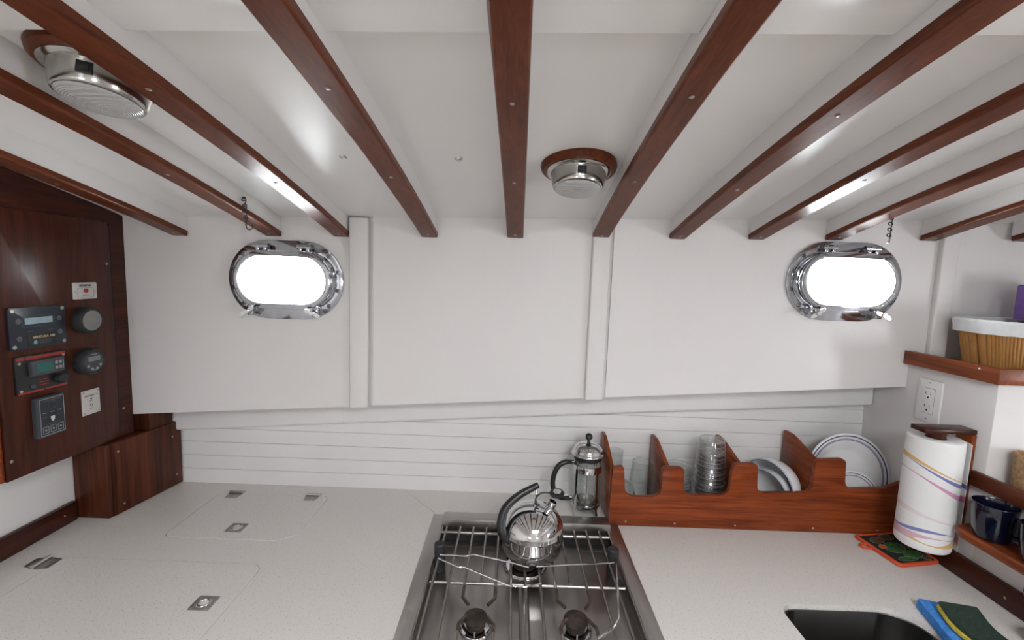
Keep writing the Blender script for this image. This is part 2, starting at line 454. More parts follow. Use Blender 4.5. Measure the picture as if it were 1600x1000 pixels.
# ------------------------------------------------------------------ the cabin
WY = 1.263                      # inner face of the cabin side
def bb(X, Y): return 1.692 + 0.0275*X + 0.08*(WY-Y) + 0.0685*(WY*WY - Y*Y)       # underside of the beams (deck camber)
CD = 0.055
def ceil(X, Y): return bb(X, Y) + CD
def wbot(X): return 1.236 + 0.0722*X                                              # lower edge of the cabin side
LX, BY, CT = -1.16, -2.42, 0.90

fl = MB().box(LX-0.1, RX+0.1, BY-0.1, 1.6, -0.03, 0.0).build('floor', 'floor'); tag(fl, kind='structure')

# ceiling with a hatch opening
def grid_ceiling():
    xs = sorted(set([LX-0.02, HX0, HX1, RX+0.02] + [LX + i*0.25 for i in range(14)]))
    ys = sorted(set([BY-0.02, HY0, HY1, WY+0.07] + [BY + i*0.09 for i in range(41)]))
    mb = MB(); bm = mb.bm; V = {}
    def v(x, y, k):
        key = (round(x, 5), round(y, 5), k)
        if key not in V: V[key] = bm.verts.new((x, y, ceil(x, y) + k*0.03))
        return V[key]
    cell = lambda i, j: 0 <= i < len(xs)-1 and 0 <= j < len(ys)-1 and not (HX0-1e-6 <= xs[i] < HX1-1e-6 and HY0-1e-6 <= ys[j] < HY1-1e-6)
    for i in range(len(xs)-1):
        for j in range(len(ys)-1):
            if not cell(i, j): continue
            a = [(xs[i], ys[j]), (xs[i+1], ys[j]), (xs[i+1], ys[j+1]), (xs[i], ys[j+1])]
            bm.faces.new([v(*p, 0) for p in reversed(a)]); bm.faces.new([v(*p, 1) for p in a])
            for (di, dj, p, q) in ((0, -1, 0, 1), (1, 0, 1, 2), (0, 1, 2, 3), (-1, 0, 3, 0)):
                if not cell(i+di, j+dj): bm.faces.new((v(*a[p], 0), v(*a[q], 0), v(*a[q], 1), v(*a[p], 1)))
    return mb
ce = struct('ceiling')
cep = grid_ceiling().build('ceiling_panel', 'ceiling', ce, ang=0.6)

# back wall: three painted panels, battens, portholes cut through
PH = [(-0.627, 1.557), (0.908, 1.605)]
wb_ = struct('wall_back')
def wall_panel(x0, x1, y0, th, zb=wbot, holes=(), name='wall_panel', n=6):
    top = [(x0 + (x1-x0)*i/n, ceil(x0 + (x1-x0)*i/n, WY)+0.004) for i in range(n+1)]
    poly = [(x0, zb(x0)), (x1, zb(x1))] + list(reversed(top))
    return MB().prism(poly, 0, th, XZ(y0), holes=holes).build(name, 'white', wb_, ang=0.3)
h1 = stadium(PH[0][0], PH[0][1], 0.276, 0.172); h2 = stadium(PH[1][0], PH[1][1], 0.276, 0.172)
wall_panel(-1.16, -0.424, WY, 0.02, holes=[h1])
wall_panel(-0.389, 0.236, WY, 0.02)
wall_panel(0.272, 1.187, WY, 0.02, holes=[h2])
wall_panel(1.187, RX, WY+0.014, 0.02)
wall_panel(-1.16, RX, WY+0.034, 0.014, zb=lambda x: wbot(x)+0.004, holes=[h1, h2], name='backing_panel', n=16)
def batten(x0, x1, th, drop):
    zt = ceil((x0+x1)/2, WY)-0.002
    MB().prism([(x0, wbot(x0)-drop), (x1, wbot(x1)-drop), (x1, zt), (x0, zt)], -th, 0.002, XZ(WY), bev=0.005, seg=3).build('batten', 'white', wb_)
for gx in (-0.424, 0.236): MB().prism([(gx, wbot(gx)), (gx+0.036, wbot(gx+0.036)), (gx+0.036, ceil(gx, WY)), (gx, ceil(gx, WY))], 0.007, 0.03, XZ(WY)).build('joint_strip', 'white', wb_)
batten(-0.451, -0.399, 0.016, 0.002); batten(0.212, 0.262, 0.016, 0.004); batten(1.160, 1.206, 0.016, 0.0)

# hull planking behind the counter
PYB = 1.386
def py_(z): return PYB + (z-CT)*0.05
def deck(x): return wbot(x) + 0.045
wh = struct('wall_hull')
zr = CT - 0.002; rows = [CT-0.002] + [0.944 + 0.0437*i for i in range(11)]
x0h, x1h = -1.15, 1.12
for z0, z1 in zip(rows[:-1], rows[1:]):
    za, zb2 = z0 + 0.0004, z1 - 0.0004
    xa = max(x0h, (za - 1.236 - 0.045)/0.0722 + 0.01)
    if xa > x1h - 0.05: continue
    xb = (zb2 - 1.236 - 0.045)/0.0722
    poly = [(xa, za), (x1h, za), (x1h, min(zb2, deck(x1h)))]
    if xb > xa and xb < x1h: poly += [(xb, zb2), (xa, min(zb2, deck(xa)))]
    elif xb >= x1h: poly += [(xa, deck(xa))]
    else: poly += [(xa, zb2)]
    MB().prism(poly, 0, 0.014, lambda u, v, d: Vector((u, py_(v)+d, v)), bev=0.0011, seg=1).build('plank', 'plankwhite', wh)
MB().box(LX-0.03, RX, PYB+0.045, PYB+0.07, 0.5, 1.45).build('hull_skin', 'plankwhite', wh)
def cl_lo(x): return 1.074 + (x+1.02)*0.0790 - (x+1.02)**2*0.0030
MB().prism([(x0h+(x1h-x0h)*k/12, cl_lo(x0h+(x1h-x0h)*k/12)) for k in range(13)] + [(x1h, deck(x1h)), (x0h, deck(x0h))], -0.026, 0.02, XZ(PYB+0.006), bev=0.010, seg=4).build('sheer_clamp', 'plankwhite', wh)
MB().prism([(LX, deck(LX)), (RX, deck(RX)), (RX, deck(RX)+0.02), (LX, deck(LX)+0.02)], 0.0, 0.19, XZ(WY+0.022)).build('side_deck', 'plankwhite', wh)

# left side: white bulkhead low, opposite and right walls close the cabin behind the camera
wl = MB().box(LX-0.03, LX, BY, 1.47, 0, 2.1).build('wall_left', 'white'); tag(wl, kind='structure')
wo = MB().prism([(LX-0.03, 0), (RX+0.03, 0), (RX+0.03, 2.1), (LX-0.03, 2.1)], -0.03, 0, XZ(BY), holes=[[(a_, OZ0), (b_, OZ0), (b_, OZ1), (a_, OZ1)] for a_, b_ in OWIN]).build('wall_opposite', 'white'); tag(wo, kind='structure')
wr = struct('wall_right')
MB().prism([(BY, 0), (1.33, 0), (1.33, 2.1), (BY, 2.1)], 0, 0.03, YZ(RX), holes=[[(CY0, CZ0), (CY1, CZ0), (CY1, CZ1), (CY0, CZ1)]]).build('wall_panel', 'white', wr)
# half-height bulkheads on the right
BX = 1.12; CYR = 1.024
MB().box(BX, RX, CYR, 1.42, 0.0, 1.387, 0.004).build('half_bulkhead', 'white', wr)
MB().box(BX, RX, 0.30, CYR+0.001, 0.0, 1.137).build('low_bulkhead', 'white', wr)

# ------------------------------------------------------------------ ceiling beams
BEAMS = [(-0.917, 0.0), (-0.660, 0.0), (-0.474, 0.0), (-0.233, -0.015), (0.001, -0.017), (0.234, -0.018),
         (0.443, 0.0), (0.658, 0.0), (0.868, 0.0), (1.126, 0.0), (1.373, 0.0)]
SCR = [(0.927,), (0.881,), (0.606, 0.916), (0.602, 0.886), (0.635, 0.909), (0.616, 0.899), (0.66, 0.936), (0.886,), (0.80,), (0.95,), ()]
BL = ['white ceiling beam with mahogany cap, nearest the instrument panel on the far left',
      'white ceiling beam with mahogany cap running just left of the far left ceiling lamp',
      'white ceiling beam with mahogany cap running above the left porthole, beside the far left lamp',
      'white ceiling beam with mahogany cap, next one left of the central beam',
      'white ceiling beam with mahogany cap running straight down the middle of the picture',
      'white ceiling beam with mahogany cap touching the right side of the middle ceiling lamp',
      'white ceiling beam with mahogany cap, second to the right of the middle ceiling lamp',
      'white ceiling beam with mahogany cap ending just left of the right porthole',
      'white ceiling beam with mahogany cap ending directly above the right porthole',
      'white ceiling beam with mahogany cap ending at the batten right of the right porthole',
      'white ceiling beam with mahogany cap, only its end showing at far right edge']
def beam_sweep(X, sk, z0, z1, w, y0, y1, bev, end=False):
    ys = [y0 + (y1-y0)*i/40 for i in range(41)]
    if end: ys = ys + []
    rings = []
    for k, Y in enumerate(ys):
        x = X + sk*(WY-Y); zb = bb(X, Y)
        hw = w/2
        c = [(-hw, z1), (-hw, z0+bev), (-hw+bev*0.35, z0+bev*0.35), (-hw+bev, z0), (hw-bev, z0), (hw-bev*0.35, z0+bev*0.35), (hw, z0+bev), (hw, z1)]
        rings.append([Vector((x+u, Y, zb+v)) for u, v in c])
    if end:                       # rounded nose where the cap meets the cabin side
        for (t, s) in ((0.003, 0.93), (0.005, 0.8)):
            x = X; zb = bb(X, WY)
            rings.append([Vector((x+(p.x-(X+sk*(WY-y1)))*s, y1+t, p.z)) for p in rings[40]])
    mb = MB(); mb.loft(rings); return mb
for i, (X, sk) in enumerate(BEAMS):
    yend = HY1 + 0.02 if HX0-0.03 < X < HX1+0.03 else BY
    bt = thing('ceiling_beam', BL[i], 'beam', (X, WY, bb(X, WY)), 'mahogany-capped ceiling beams')
    beam_sweep(X, sk, 0.0135, CD+0.001, 0.037, yend, WY-0.0005, 0.001).build('beam_body', 'white', bt, ang=0.4)
    cp = beam_sweep(X, sk, 0.0, 0.0135, 0.0445, yend, WY-0.006, 0.0032, True).build('wood_cap', 'mah', bt, ang=0.25)
    for sy in SCR[i] + (1.235,):
        dz = (bb(X, sy+0.01)-bb(X, sy-0.01))/0.02
        screw(cp, (X + sk*(WY-sy), sy, bb(X, sy)), (0, dz, -1), 0.0036)
# blocking strips between the beams, near the cabin centreline
for i in range(1, 9):
    (xa, sa), (xb, sb) = BEAMS[i], BEAMS[i+1]
    if i == 8: continue
    yc = 0.505
    a = xa + sa*(WY-yc) + 0.0186; c = xb + sb*(WY-yc) - 0.0186
    rnd = 0.05 if i == 6 else 0.0
    mb = MB()
    rings = []
    y0_, y1_ = 0.44, 0.564
    prof = [(y0_, 0.06), (y0_, 0.036), (y0_+0.008, 0.030), (y0_+0.045, 0.030), (y0_+0.055, 0.034), (y1_-0.05, 0.034), (y1_-0.012, 0.036), (y1_-0.003, 0.043), (y1_, 0.06)]
    for t in range(7):
        x = a + (c-a)*t/6
        rings.append([Vector((x, Y, bb(x, Y)+v)) for Y, v in prof])
    mb.loft(rings); mb.build('blocking_strip', 'ceiling', ce)
# deck fastenings showing in the ceiling
for (x, y) in ((-0.345, 0.926), (-0.117, 0.931)):
    z = ceil(x, y); dz = (ceil(x, y+0.01)-ceil(x, y-0.01))/0.02
    st = MB().lathe([(0, -0.002), (0.0035, -0.004), (0.006, -0.003), (0.008, -0.001), (0.0085, 0.001), (0, 0.001)], 16, axis_frame((x, y, z), (0, -dz, 1))).build('ceiling_stud', 'chrome')
    tag(st, 'small round chrome stud in the ceiling, ' + ('left of the two' if x < -0.2 else 'right of the two'), 'stud', 'chrome ceiling studs')

# ------------------------------------------------------------------ ceiling lamps
def lamp(x, y, label, yaw):
    z = ceil(x, y); dz = (ceil(x, y+0.01)-ceil(x, y-0.01))/0.02
    A = axis_frame((x, y, z), (-0.0275, dz, -1), (0, 1, 0)) @ Matrix.Scale(1.05, 4)     # local z points down into the cabin
    R = Matrix.Rotation(yaw, 4, 'Z')
    t = thing('ceiling_lamp', label, 'lamp', group='round ceiling lamps', mat=Matrix.Translation((x, y, z)))
    MB().lathe([(0, -0.002), (0.073, -0.002), (0.074, 0.004), (0.072, 0.010), (0.067, 0.014), (0, 0.014)], 48, A).build('wood_base', 'mah', t)
    b_ = MB().lathe([(0.062, 0.0135), (0.062, 0.016), (0.059, 0.018), (0.0535, 0.019), (0.0525, 0.022), (0.052, 0.028), (0.0505, 0.034), (0.049, 0.043), (0.0475, 0.046), (0.045, 0.0468), (0.0445, 0.044), (0.0445, 0.03), (0, 0.03)], 48, A).build('metal_housing', 'bronze', t)
    # rocker switch on the side that faces the cabin
    d = (A.to_3x3().inverted() @ Vector((math.sin(yaw), -math.cos(yaw), 0))); d.z = 0; d.normalize()
    o = A @ (d*0.0515 + Vector((0, 0, 0.031)))
    z_ = (A.to_3x3() @ Vector((0, 0, 1))); n_ = (A.to_3x3() @ d)
    S = frame(o, n_.cross(z_), z_, n_)
    sw = MB().box(-0.0085, 0.0085, -0.0075, 0.0075, -0.004, 0.0018, 0.001, 2, S).build('switch', 'black', b_)
    MB().box(-0.0055, 0.0055, -0.0045, 0.0045, 0.001, 0.004, 0.001, 2, S).build('rocker', 'blackmatte', b_)
    MB().lathe([(0.0443, 0.0385), (0, 0.0385)], 40, A).build('reflector', 'reflector', b_)
    # convex lens with concentric ribs
    prof = []
    for k in range(25):
        rr = 0.0445*(1-k/24); prof.append((rr, 0.0455 + 0.010*math.sqrt(max(0, 1-(rr/0.0455)**2)) + (0.0008 if k % 2 else 0)))
    MB().lathe(prof, 48, A).build('lens', 'lens', t, ang=3)
    return t
lamp(0.125, 0.957, 'round chrome ceiling lamp with mahogany base in the middle bay', 0.0)
lamp(-0.567, 0.650, 'round chrome ceiling lamp with mahogany base, largest, at upper left', 0.42)

# ------------------------------------------------------------------ portholes
def porthole(cx, cz, label, n):
    t = struct('window_%d' % n, (cx, WY, cz)); t['label'] = label
    F = lambda u, v, d: Vector((cx+u, WY-d, cz+v))
    out = stadium(0, 0, 0.316, 0.216, 20); inn = stadium(0, 0, 0.256, 0.152, 20)
    MB().prism(out, 0.0, 0.007, F, holes=[inn], bev=0.002).build('flange', 'chromedark', t)
    sl = stadium(0, 0, 0.264, 0.160, 20)
    MB().prism(sl, -0.055, 0.014, F, holes=[inn]).build('sleeve', 'chrome', t)
    # hinged glazing ring standing proud of the flange
    ro = stadium(0, 0, 0.264, 0.156, 20); ri = stadium(0, 0, 0.238, 0.128, 20)
    ring = MB().prism(ro, 0.020, 0.034, F, holes=[ri], bev=0.003).build('glazing_ring', 'chromedark', t)
    MB().prism(stadium(0, 0, 0.244, 0.134, 20), 0.024, 0.028, F).build('pane', 'glass', ring)
    # gasket between ring and spigot
    MB().prism(stadium(0, 0, 0.256, 0.150, 20), 0.0145, 0.0198, F, holes=[stadium(0, 0, 0.246, 0.138, 20)]).build('gasket', 'blackmatte', t)
    for k in range(12):
        q = 2*PI*(k+0.5)/12
        # walk the mid line of the flange
        rr = 0.096
        ux, uz = math.cos(q), math.sin(q)
        px = (0.05 if ux > 0 else -0.05) + rr*ux; pz = rr*uz
        screw(t, F(px, pz, 0.0075), (0, -1, 0), 0.0058, 'bolt', 'boltdark')
    for k in range(8):
        q = 2*PI*(k+0.5)/8; ux, uz = math.cos(q), math.sin(q)
        screw(ring, F((0.053 if ux > 0 else -0.053) + 0.0705*ux, 0.0705*uz, 0.0342), (0, -1, 0), 0.0026)
    for s in (-0.058, 0.058):
        hg = MB()
        hg.tube([F(s-0.019, 0.091, 0.019), F(s+0.019, 0.091, 0.019)], 0.0075, 14)
        hg.box(cx+s-0.015, cx+s-0.005, WY-0.026, WY-0.006, cz+0.074, cz+0.098, 0.002)
        hg.box(cx+s+0.005, cx+s+0.015, WY-0.026, WY-0.006, cz+0.074, cz+0.098, 0.002)
        hg.build('hinge', 'chromedark', t)
    for s, rot in ((-0.088, 0.6), (0.088, -0.4)):
        lug = MB()
        lug.box(cx+s-0.009, cx+s+0.009, WY-0.030, WY-0.005, cz-0.098, cz-0.070, 0.003)
        lug.tube([F(s, -0.086, 0.028), F(s, -0.086, 0.050)], 0.0045, 12)
        w = lug.build('dog', 'chromedark', t)
        A = frame(F(s, -0.086, 0.046), (math.cos(rot), 0, math.sin(rot)), (-math.sin(rot), 0, math.cos(rot)), (0, -1, 0))
        wg = MB()
        for q in (1, -1):
            B = A @ Matrix.Translation((q*0.013, 0, 0))
            wg.lathe([(0, -0.002), (0.0085, -0.0018), (0.0095, 0), (0.0085, 0.0018), (0, 0.002)], 16, B, 1.15, 0.62)
        wg.lathe([(0, -0.006), (0.0055, -0.006), (0.0055, 0.006), (0, 0.006)], 14, A)
        wg.build('wing_nut', 'chrome', w)
porthole(PH[0][0], PH[0][1], 'left oval chrome porthole with bright daylight behind its glass', 1)
porthole(PH[1][0], PH[1][1], 'right oval chrome porthole with bright daylight behind its glass', 2)

# hooked jack chains that hold the portholes open
def chain(x, y, z, nl, lean, hook, label):
    t = thing('porthole_chain', label, 'chain', (x, y, z), 'jack chains above the portholes')
    p = Vector((x, y, z)); L = 0.0145
    MB().lathe([(0, 0.0), (0.004, 0.0), (0.004, -0.004), (0.0016, -0.006), (0, -0.006)], 10, Matrix.Translation(p)).build('screw_eye', 'blackmatte', t)
    for k in range(nl):
        a = p + Vector((lean[0]*k*L*0.9, lean[1]*k*L*0.9, -0.004 - k*L*0.93))
        pts = []
        for j in range(11):                       # open figure-eight wire link
            q = -0.6 + j/10*4.4; pts.append(a + Vector((0.0052*math.cos(q)*0.9, 0.002*math.sin(q), 0.0045*math.sin(q)-0.003)))
        for j in range(8):
            q = j/7; pts.append(a + Vector((0.0044-0.004*q, 0.002*(1-2*q), -0.005-0.015*q)))
        MB().tube(pts, 0.0013, 7).build('link', 'blackmatte', t)
    a = p + Vector((lean[0]*nl*L*0.9, lean[1]*nl*L*0.9, -0.006 - nl*L*0.93))
    if hook:
        pts = [a + Vector((0, 0, 0.004)), a + Vector((0, 0, -0.008))] + [a + Vector((0.0075 - 0.0075*math.cos(q), 0, -0.008 - 0.008*math.sin(q))) for q in [PI*j/8*1.15 for j in range(1, 9)]]
        MB().tube(pts, 0.0014, 7).build('hook', 'blackmatte', t)
    else:
        MB().tube([a + Vector((0.001, 0, 0.004)), a + Vector((-0.001, 0, -0.006))], 0.002, 8).build('end_tip', 'chrome', t)
xc1, yc1 = -0.6355, 1.082
chain(xc1, yc1, 1.7535, 4, (0.08, 0.0), True, 'black wire jack chain ending in a hook above the left porthole')
xc2, yc2 = 0.8955, 1.106
chain(xc2, yc2, 1.766, 4, (-0.02, 0.0), False, 'black wire jack chain hanging above the right porthole')

# ------------------------------------------------------------------ left side joinery
PX = -1.075
def camline(y, dz=0.0): return ceil(PX, y) + dz
ip = thing('instrument_panel', 'dark mahogany instrument panel with inset door on left bulkhead', 'panel', (PX, 1.09, 1.11))
ytop = [0.93 + (WY-0.001-0.93)*i/8 for i in range(9)]
MB().prism([(0.93, 1.113), (WY-0.0005, 1.106)] + [(y, camline(y)-0.003) for y in reversed(ytop)], -0.030, 0, YZ(PX)).build('backboard', 'darky', ip)
MB().prism(rpoly([(0.9305, 1.1125), (1.212, 1.1125), (1.212, 1.695), (0.9305, 1.698)], [0, 0.004, 0.016, 0.004]), 0.0005, 0.0045, YZ(PX), bev=0.0012).build('door', 'darkz', ip)
MB().box(PX-0.0305, PX+0.0006, 0.922, 0.9298, 1.113, 1.78, 0.002).build('edge_strip', 'mahx', ip)
MB().box(PX-0.0292, PX+0.0035, 1.2135, 1.2145, 1.12, 1.69).build('shadow_gap', 'dark', ip)
for (y, z) in ((0.941, 1.155), (1.20, 1.585), (1.232, 1.185)):
    screw(ip, (PX+(0.0046 if y < 1.212 else 0.0002), y, z), (1, 0, 0), 0.0035)
cs = thing('wooden_casing', 'dark swirled mahogany box casing in the left corner on the counter', 'casing', (-1.1, 1.27, CT))
def cx_(y): return -1.0665 + (y-1.160)*0.155            # the side widens towards the hull
MB().prism([(LX+0.001, 1.160), (cx_(1.160), 1.160), (cx_(1.3825), 1.3825), (LX+0.001, 1.3825)], CT+0.0005, 1.1045, XY(0), bev=0.0035, seg=3).build('casing_box', 'darkswirl', cs)
MB().prism([(1.172, CT+0.002), (1.3820, CT+0.002), (1.3820, 1.1035), (1.172, 1.1035)], 0.0002, 0.003, lambda u, v, d: Vector((cx_(u)+d, u, v)), bev=0.0008).build('side_panel', 'darkswirl', cs)
for (y, z) in ((1.189, 1.078), (1.198, 0.925), (1.352, 1.06), (1.362, 0.935)):
    screw(cs, (cx_(y)+0.0031, y, z), (1, -0.155, 0), 0.0028)
MB().prism([(LX+0.001, WY+0.0205), (cx_(WY+0.02), WY+0.0205), (cx_(1.358), 1.358), (LX+0.001, 1.358)], 1.1055, 1.19, XY(0)).build('upper_filler', 'darkswirl', cs)
bl = MB().box(LX, LX+0.014, 0.3, 1.1545, CT+0.0003, 0.953, 0.003).build('baseboard_left', 'darky'); tag(bl, kind='structure')
screw(bl, (LX+0.0141, 1.12, 0.928), (1, 0, 0), 0.003)
br = MB().box(BX-0.014, BX, 0.3, 1.214, CT+0.0003, 0.953, 0.003).build('baseboard_right', 'darky'); tag(br, kind='structure')
screw(br, (BX-0.0141, 0.935, 0.925), (-1, 0, 0), 0.003)

# --- instruments on the panel: local u = away from the camera (+Y), v = up
IX = PX + 0.0046
def T(y, z, d=0.0, rot=0.0):
    c, s = math.cos(rot), math.sin(rot)
    return frame((IX+d, y, z), (0, c, s), (0, -s, c), (1, 0, 0))
def ibox(A, u0, u1, v0, v1, d0, d1, bev=0.0): return MB().box(u0, u1, v0, v1, d0, d1, bev, 2, A)
def iround(A, u, v, r, d0, d1, nm, mat, p, n=20, bev=0.0008):
    return MB().lathe([(0, d1), (r-bev, d1), (r, d1-bev), (r, d0), (0, d0)], n, A @ Matrix.Translation((u, v, 0))).build(nm, mat, p)
def iprism(A, poly, d0, d1, holes=(), bev=0.0): return MB().prism(poly, d0, d1, lambda u, v, d: A @ Vector((u, v, d)), holes=holes, bev=bev)
def rect(u0, u1, v0, v1, r=0.0): return rpoly([(u0, v0), (u1, v0), (u1, v1), (u0, v1)], r, 4)

A = T(1.0115, 1.441)                                     # charge controller
t = thing('charge_controller', 'black meter panel reading VENTURA 100 with wide grey-blue display', 'meter', (IX, 1.0115, 1.395))
iprism(A, rect(-0.061, 0.061, -0.046, 0.046, 0.003), 0, 0.008, bev=0.0012).build('faceplate', 'navyface', t)
d = ibox(A, -0.030, 0.030, 0.008, 0.022, 0.0075, 0.0086).build('display', 'lcd', t)
iprism(A, rect(-0.036, 0.036, 0.002, 0.028, 0.005), 0.0078, 0.0084, holes=[rect(-0.035, 0.035, 0.003, 0.027, 0.004)]).build('display_border', 'tealprint', t)
for u, v in ((-0.054, 0.039), (0.054, 0.039), (-0.054, -0.039), (0.054, -0.039)): iround(A, u, v, 0.0042, 0.007, 0.0095, 'screw', 'screw', t, 12)
for u, v in ((-0.043, 0.016), (0.046, 0.016), (-0.043, -0.022), (0.046, -0.016)): iround(A, u, v, 0.006, 0.0075, 0.0086, 'button', 'dimprint', t, 16)
bd = iprism(A, rect(-0.026, 0.034, -0.043, -0.014, 0.002), 0.0075, 0.0085).build('badge', 'black', t)
lettering('VENTURA 100', 0.0078, A @ Matrix.Translation((0.008, -0.0225, 0.0088)), 'gold', bd)
iround(A, -0.011, -0.034, 0.006, 0.008, 0.0092, 'emblem', 'tealprint', bd)
iround(A, -0.0115, -0.033, 0.0042, 0.0085, 0.0094, 'emblem_globe', 'lcd', bd)
for k, (u0, u1, v) in enumerate(((-0.003, 0.024, -0.030), (-0.003, 0.024, -0.0335), (-0.003, 0.022, -0.037))): ibox(A, u0, u1, v-0.0008, v+0.0008, 0.008, 0.0088).build('print_line', 'dimprint', bd)
for u in (-0.020, 0.024): ibox(A, u-0.006, u+0.006, -0.009, -0.0075, 0.0075, 0.0084).build('print_line', 'dimprint', t)

A = T(1.0135, 1.336)                                     # thermostat / refrigeration controller
t = thing('fridge_controller', 'black control plate with red stripes and small green display', 'meter', (IX, 1.0135, 1.296))
iprism(A, rect(-0.056, 0.056, -0.041, 0.043, 0.002), 0, 0.006, bev=0.001).build('faceplate', 'black', t)
for (u0, u1, v0, v1) in ((-0.053, -0.037, 0.0345, 0.0405), (-0.034, 0.054, 0.0345, 0.0405), (-0.054, 0.0, -0.040, -0.0365), (0.003, 0.055, -0.040, -0.0365)):
    ibox(A, u0, u1, v0, v1, 0.0055, 0.0064).build('red_stripe', 'redprint', t)
h = ibox(A, -0.031, 0.042, -0.003, 0.031, 0.005, 0.016, 0.002).build('display_module', 'greybox', t)
ibox(A, -0.021, 0.014, 0.004, 0.023, 0.0155, 0.0166).build('display', 'lcdgreen', h)
for u in (0.0225, 0.0315):
    for v in (0.008, 0.020): ibox(A, u-0.003, u+0.003, v-0.0035, v+0.0035, 0.0155, 0.017, 0.0006).build('key', 'greyprint', h)
ibox(A, 0.0375, 0.039, 0.004, 0.024, 0.0155, 0.0164).build('print_line', 'greyprint', h)
for u, v in ((-0.048, 0.029), (0.049, 0.033), (-0.048, -0.033), (0.050, -0.030)): iround(A, u, v, 0.0035, 0.005, 0.0075, 'screw', 'screw', t, 12)
k = iround(A, 0.036, -0.021, 0.011, 0.005, 0.020, 'knob', 'blackmatte', t, 24, 0.002)
iround(A, -0.024, -0.027, 0.005, 0.005, 0.010, 'toggle', 'greybox', t, 14)
for v in (-0.015, -0.021, -0.027): ibox(A, -0.010, 0.013, v-0.0007, v+0.0007, 0.0055, 0.0063).build('print_line', 'redprint', t)

A = T(1.0175, 1.2345, -0.0235) @ Matrix.Diagonal((0.77, 0.95, 1, 1))                                      # gas alarm box
t = thing('gas_detector', 'charcoal grey detector box with three buttons below the green display', 'detector', (IX, 1.0175, 1.188))
MB().box(-0.040, 0.040, -0.049, 0.049, 0.0237, 0.040, 0.003, 2, A).build('box', 'greybox', t)
f = iprism(A, rect(-0.036, 0.036, -0.045, 0.045, 0.002), 0.0395, 0.0408).build('front_label', 'navyface', t)
iprism(A, rect(-0.036, 0.036, -0.045, 0.045, 0.002), 0.0400, 0.0412, holes=[rect(-0.0345, 0.0345, -0.0435, 0.0435, 0.0015)]).build('label_border', 'greyprint', f)
ibox(A, -0.009, 0.010, 0.020, 0.034, 0.0405, 0.0414).build('window', 'black', f)
iprism(A, rect(-0.010, 0.011, 0.019, 0.035, 0.001), 0.0405, 0.0411, holes=[rect(-0.009, 0.010, 0.020, 0.034, 0.0005)]).build('window_border', 'dimprint', f)
ibox(A, -0.026, 0.027, 0.0385, 0.0405, 0.0405, 0.0411).build('print_line', 'dimprint', f)
for u in (-0.022, 0.0, 0.022):
    iprism(A, rect(u-0.0085, u+0.0085, -0.040, -0.023, 0.002), 0.0405, 0.0413, holes=[rect(u-0.0072, u+0.0072, -0.0387, -0.0243, 0.0015)]).build('button', 'greyprint', f)
    iround(A, u, -0.0315, 0.003, 0.0405, 0.0414, 'button_mark', 'greyprint', f, 12, 0.0002)
    ibox(A, u-0.0055, u+0.0055, 0.0095, 0.011, 0.0405, 0.0411).build('print_line', 'greyprint', f)
for u in (-0.022, 0.022): ibox(A, u-0.0065, u+0.0065, -0.001, 0.0005, 0.0405, 0.0411).build('print_line', 'dimprint', f)
ibox(A, -0.022, 0.024, -0.019, -0.0175, 0.0405, 0.0411).build('print_line', 'dimprint', f)
iprism(A, [(0, -0.0145), (0.005, -0.009), (0.006, -0.001), (-0.006, -0.001), (-0.005, -0.009)], 0.0405, 0.0414).build('shield_mark', 'whiteplate', f)

A = T(1.1325, 1.517)                                     # small beige plate with red lamp
t = thing('indicator_plate', 'small beige indicator plate with one red light at panel top', 'indicator', (IX, 1.1325, 1.497))
iprism(A, rect(-0.0315, 0.0315, -0.0205, 0.0205, 0.002), 0, 0.003, bev=0.0006).build('plate', 'whiteplate', t)
lettering('SPINSTAR', 0.0072, A @ Matrix.Translation((0.0, 0.013, 0.0031)), 'black', t, bold=0.0002)
iprism(A, rect(-0.022, 0.023, -0.0165, 0.0075, 0.004), 0.0025, 0.0033, holes=[rect(-0.0212, 0.0222, -0.0157, 0.0067, 0.0035)]).build('print_border', 'greyprint', t)
iround(A, 0.0005, 0.0005, 0.0052, 0.002, 0.006, 'red_light', 'redprint', t)
for u in (-0.027, 0.028): iround(A, u, -0.002, 0.002, 0.002, 0.0034, 'screw', 'screw', t, 10, 0.0002)
for u in (-0.004, 0.005): ibox(A, u-0.0035, u+0.0035, -0.0115, -0.010, 0.0025, 0.0033).build('print_line', 'dimprint', t)

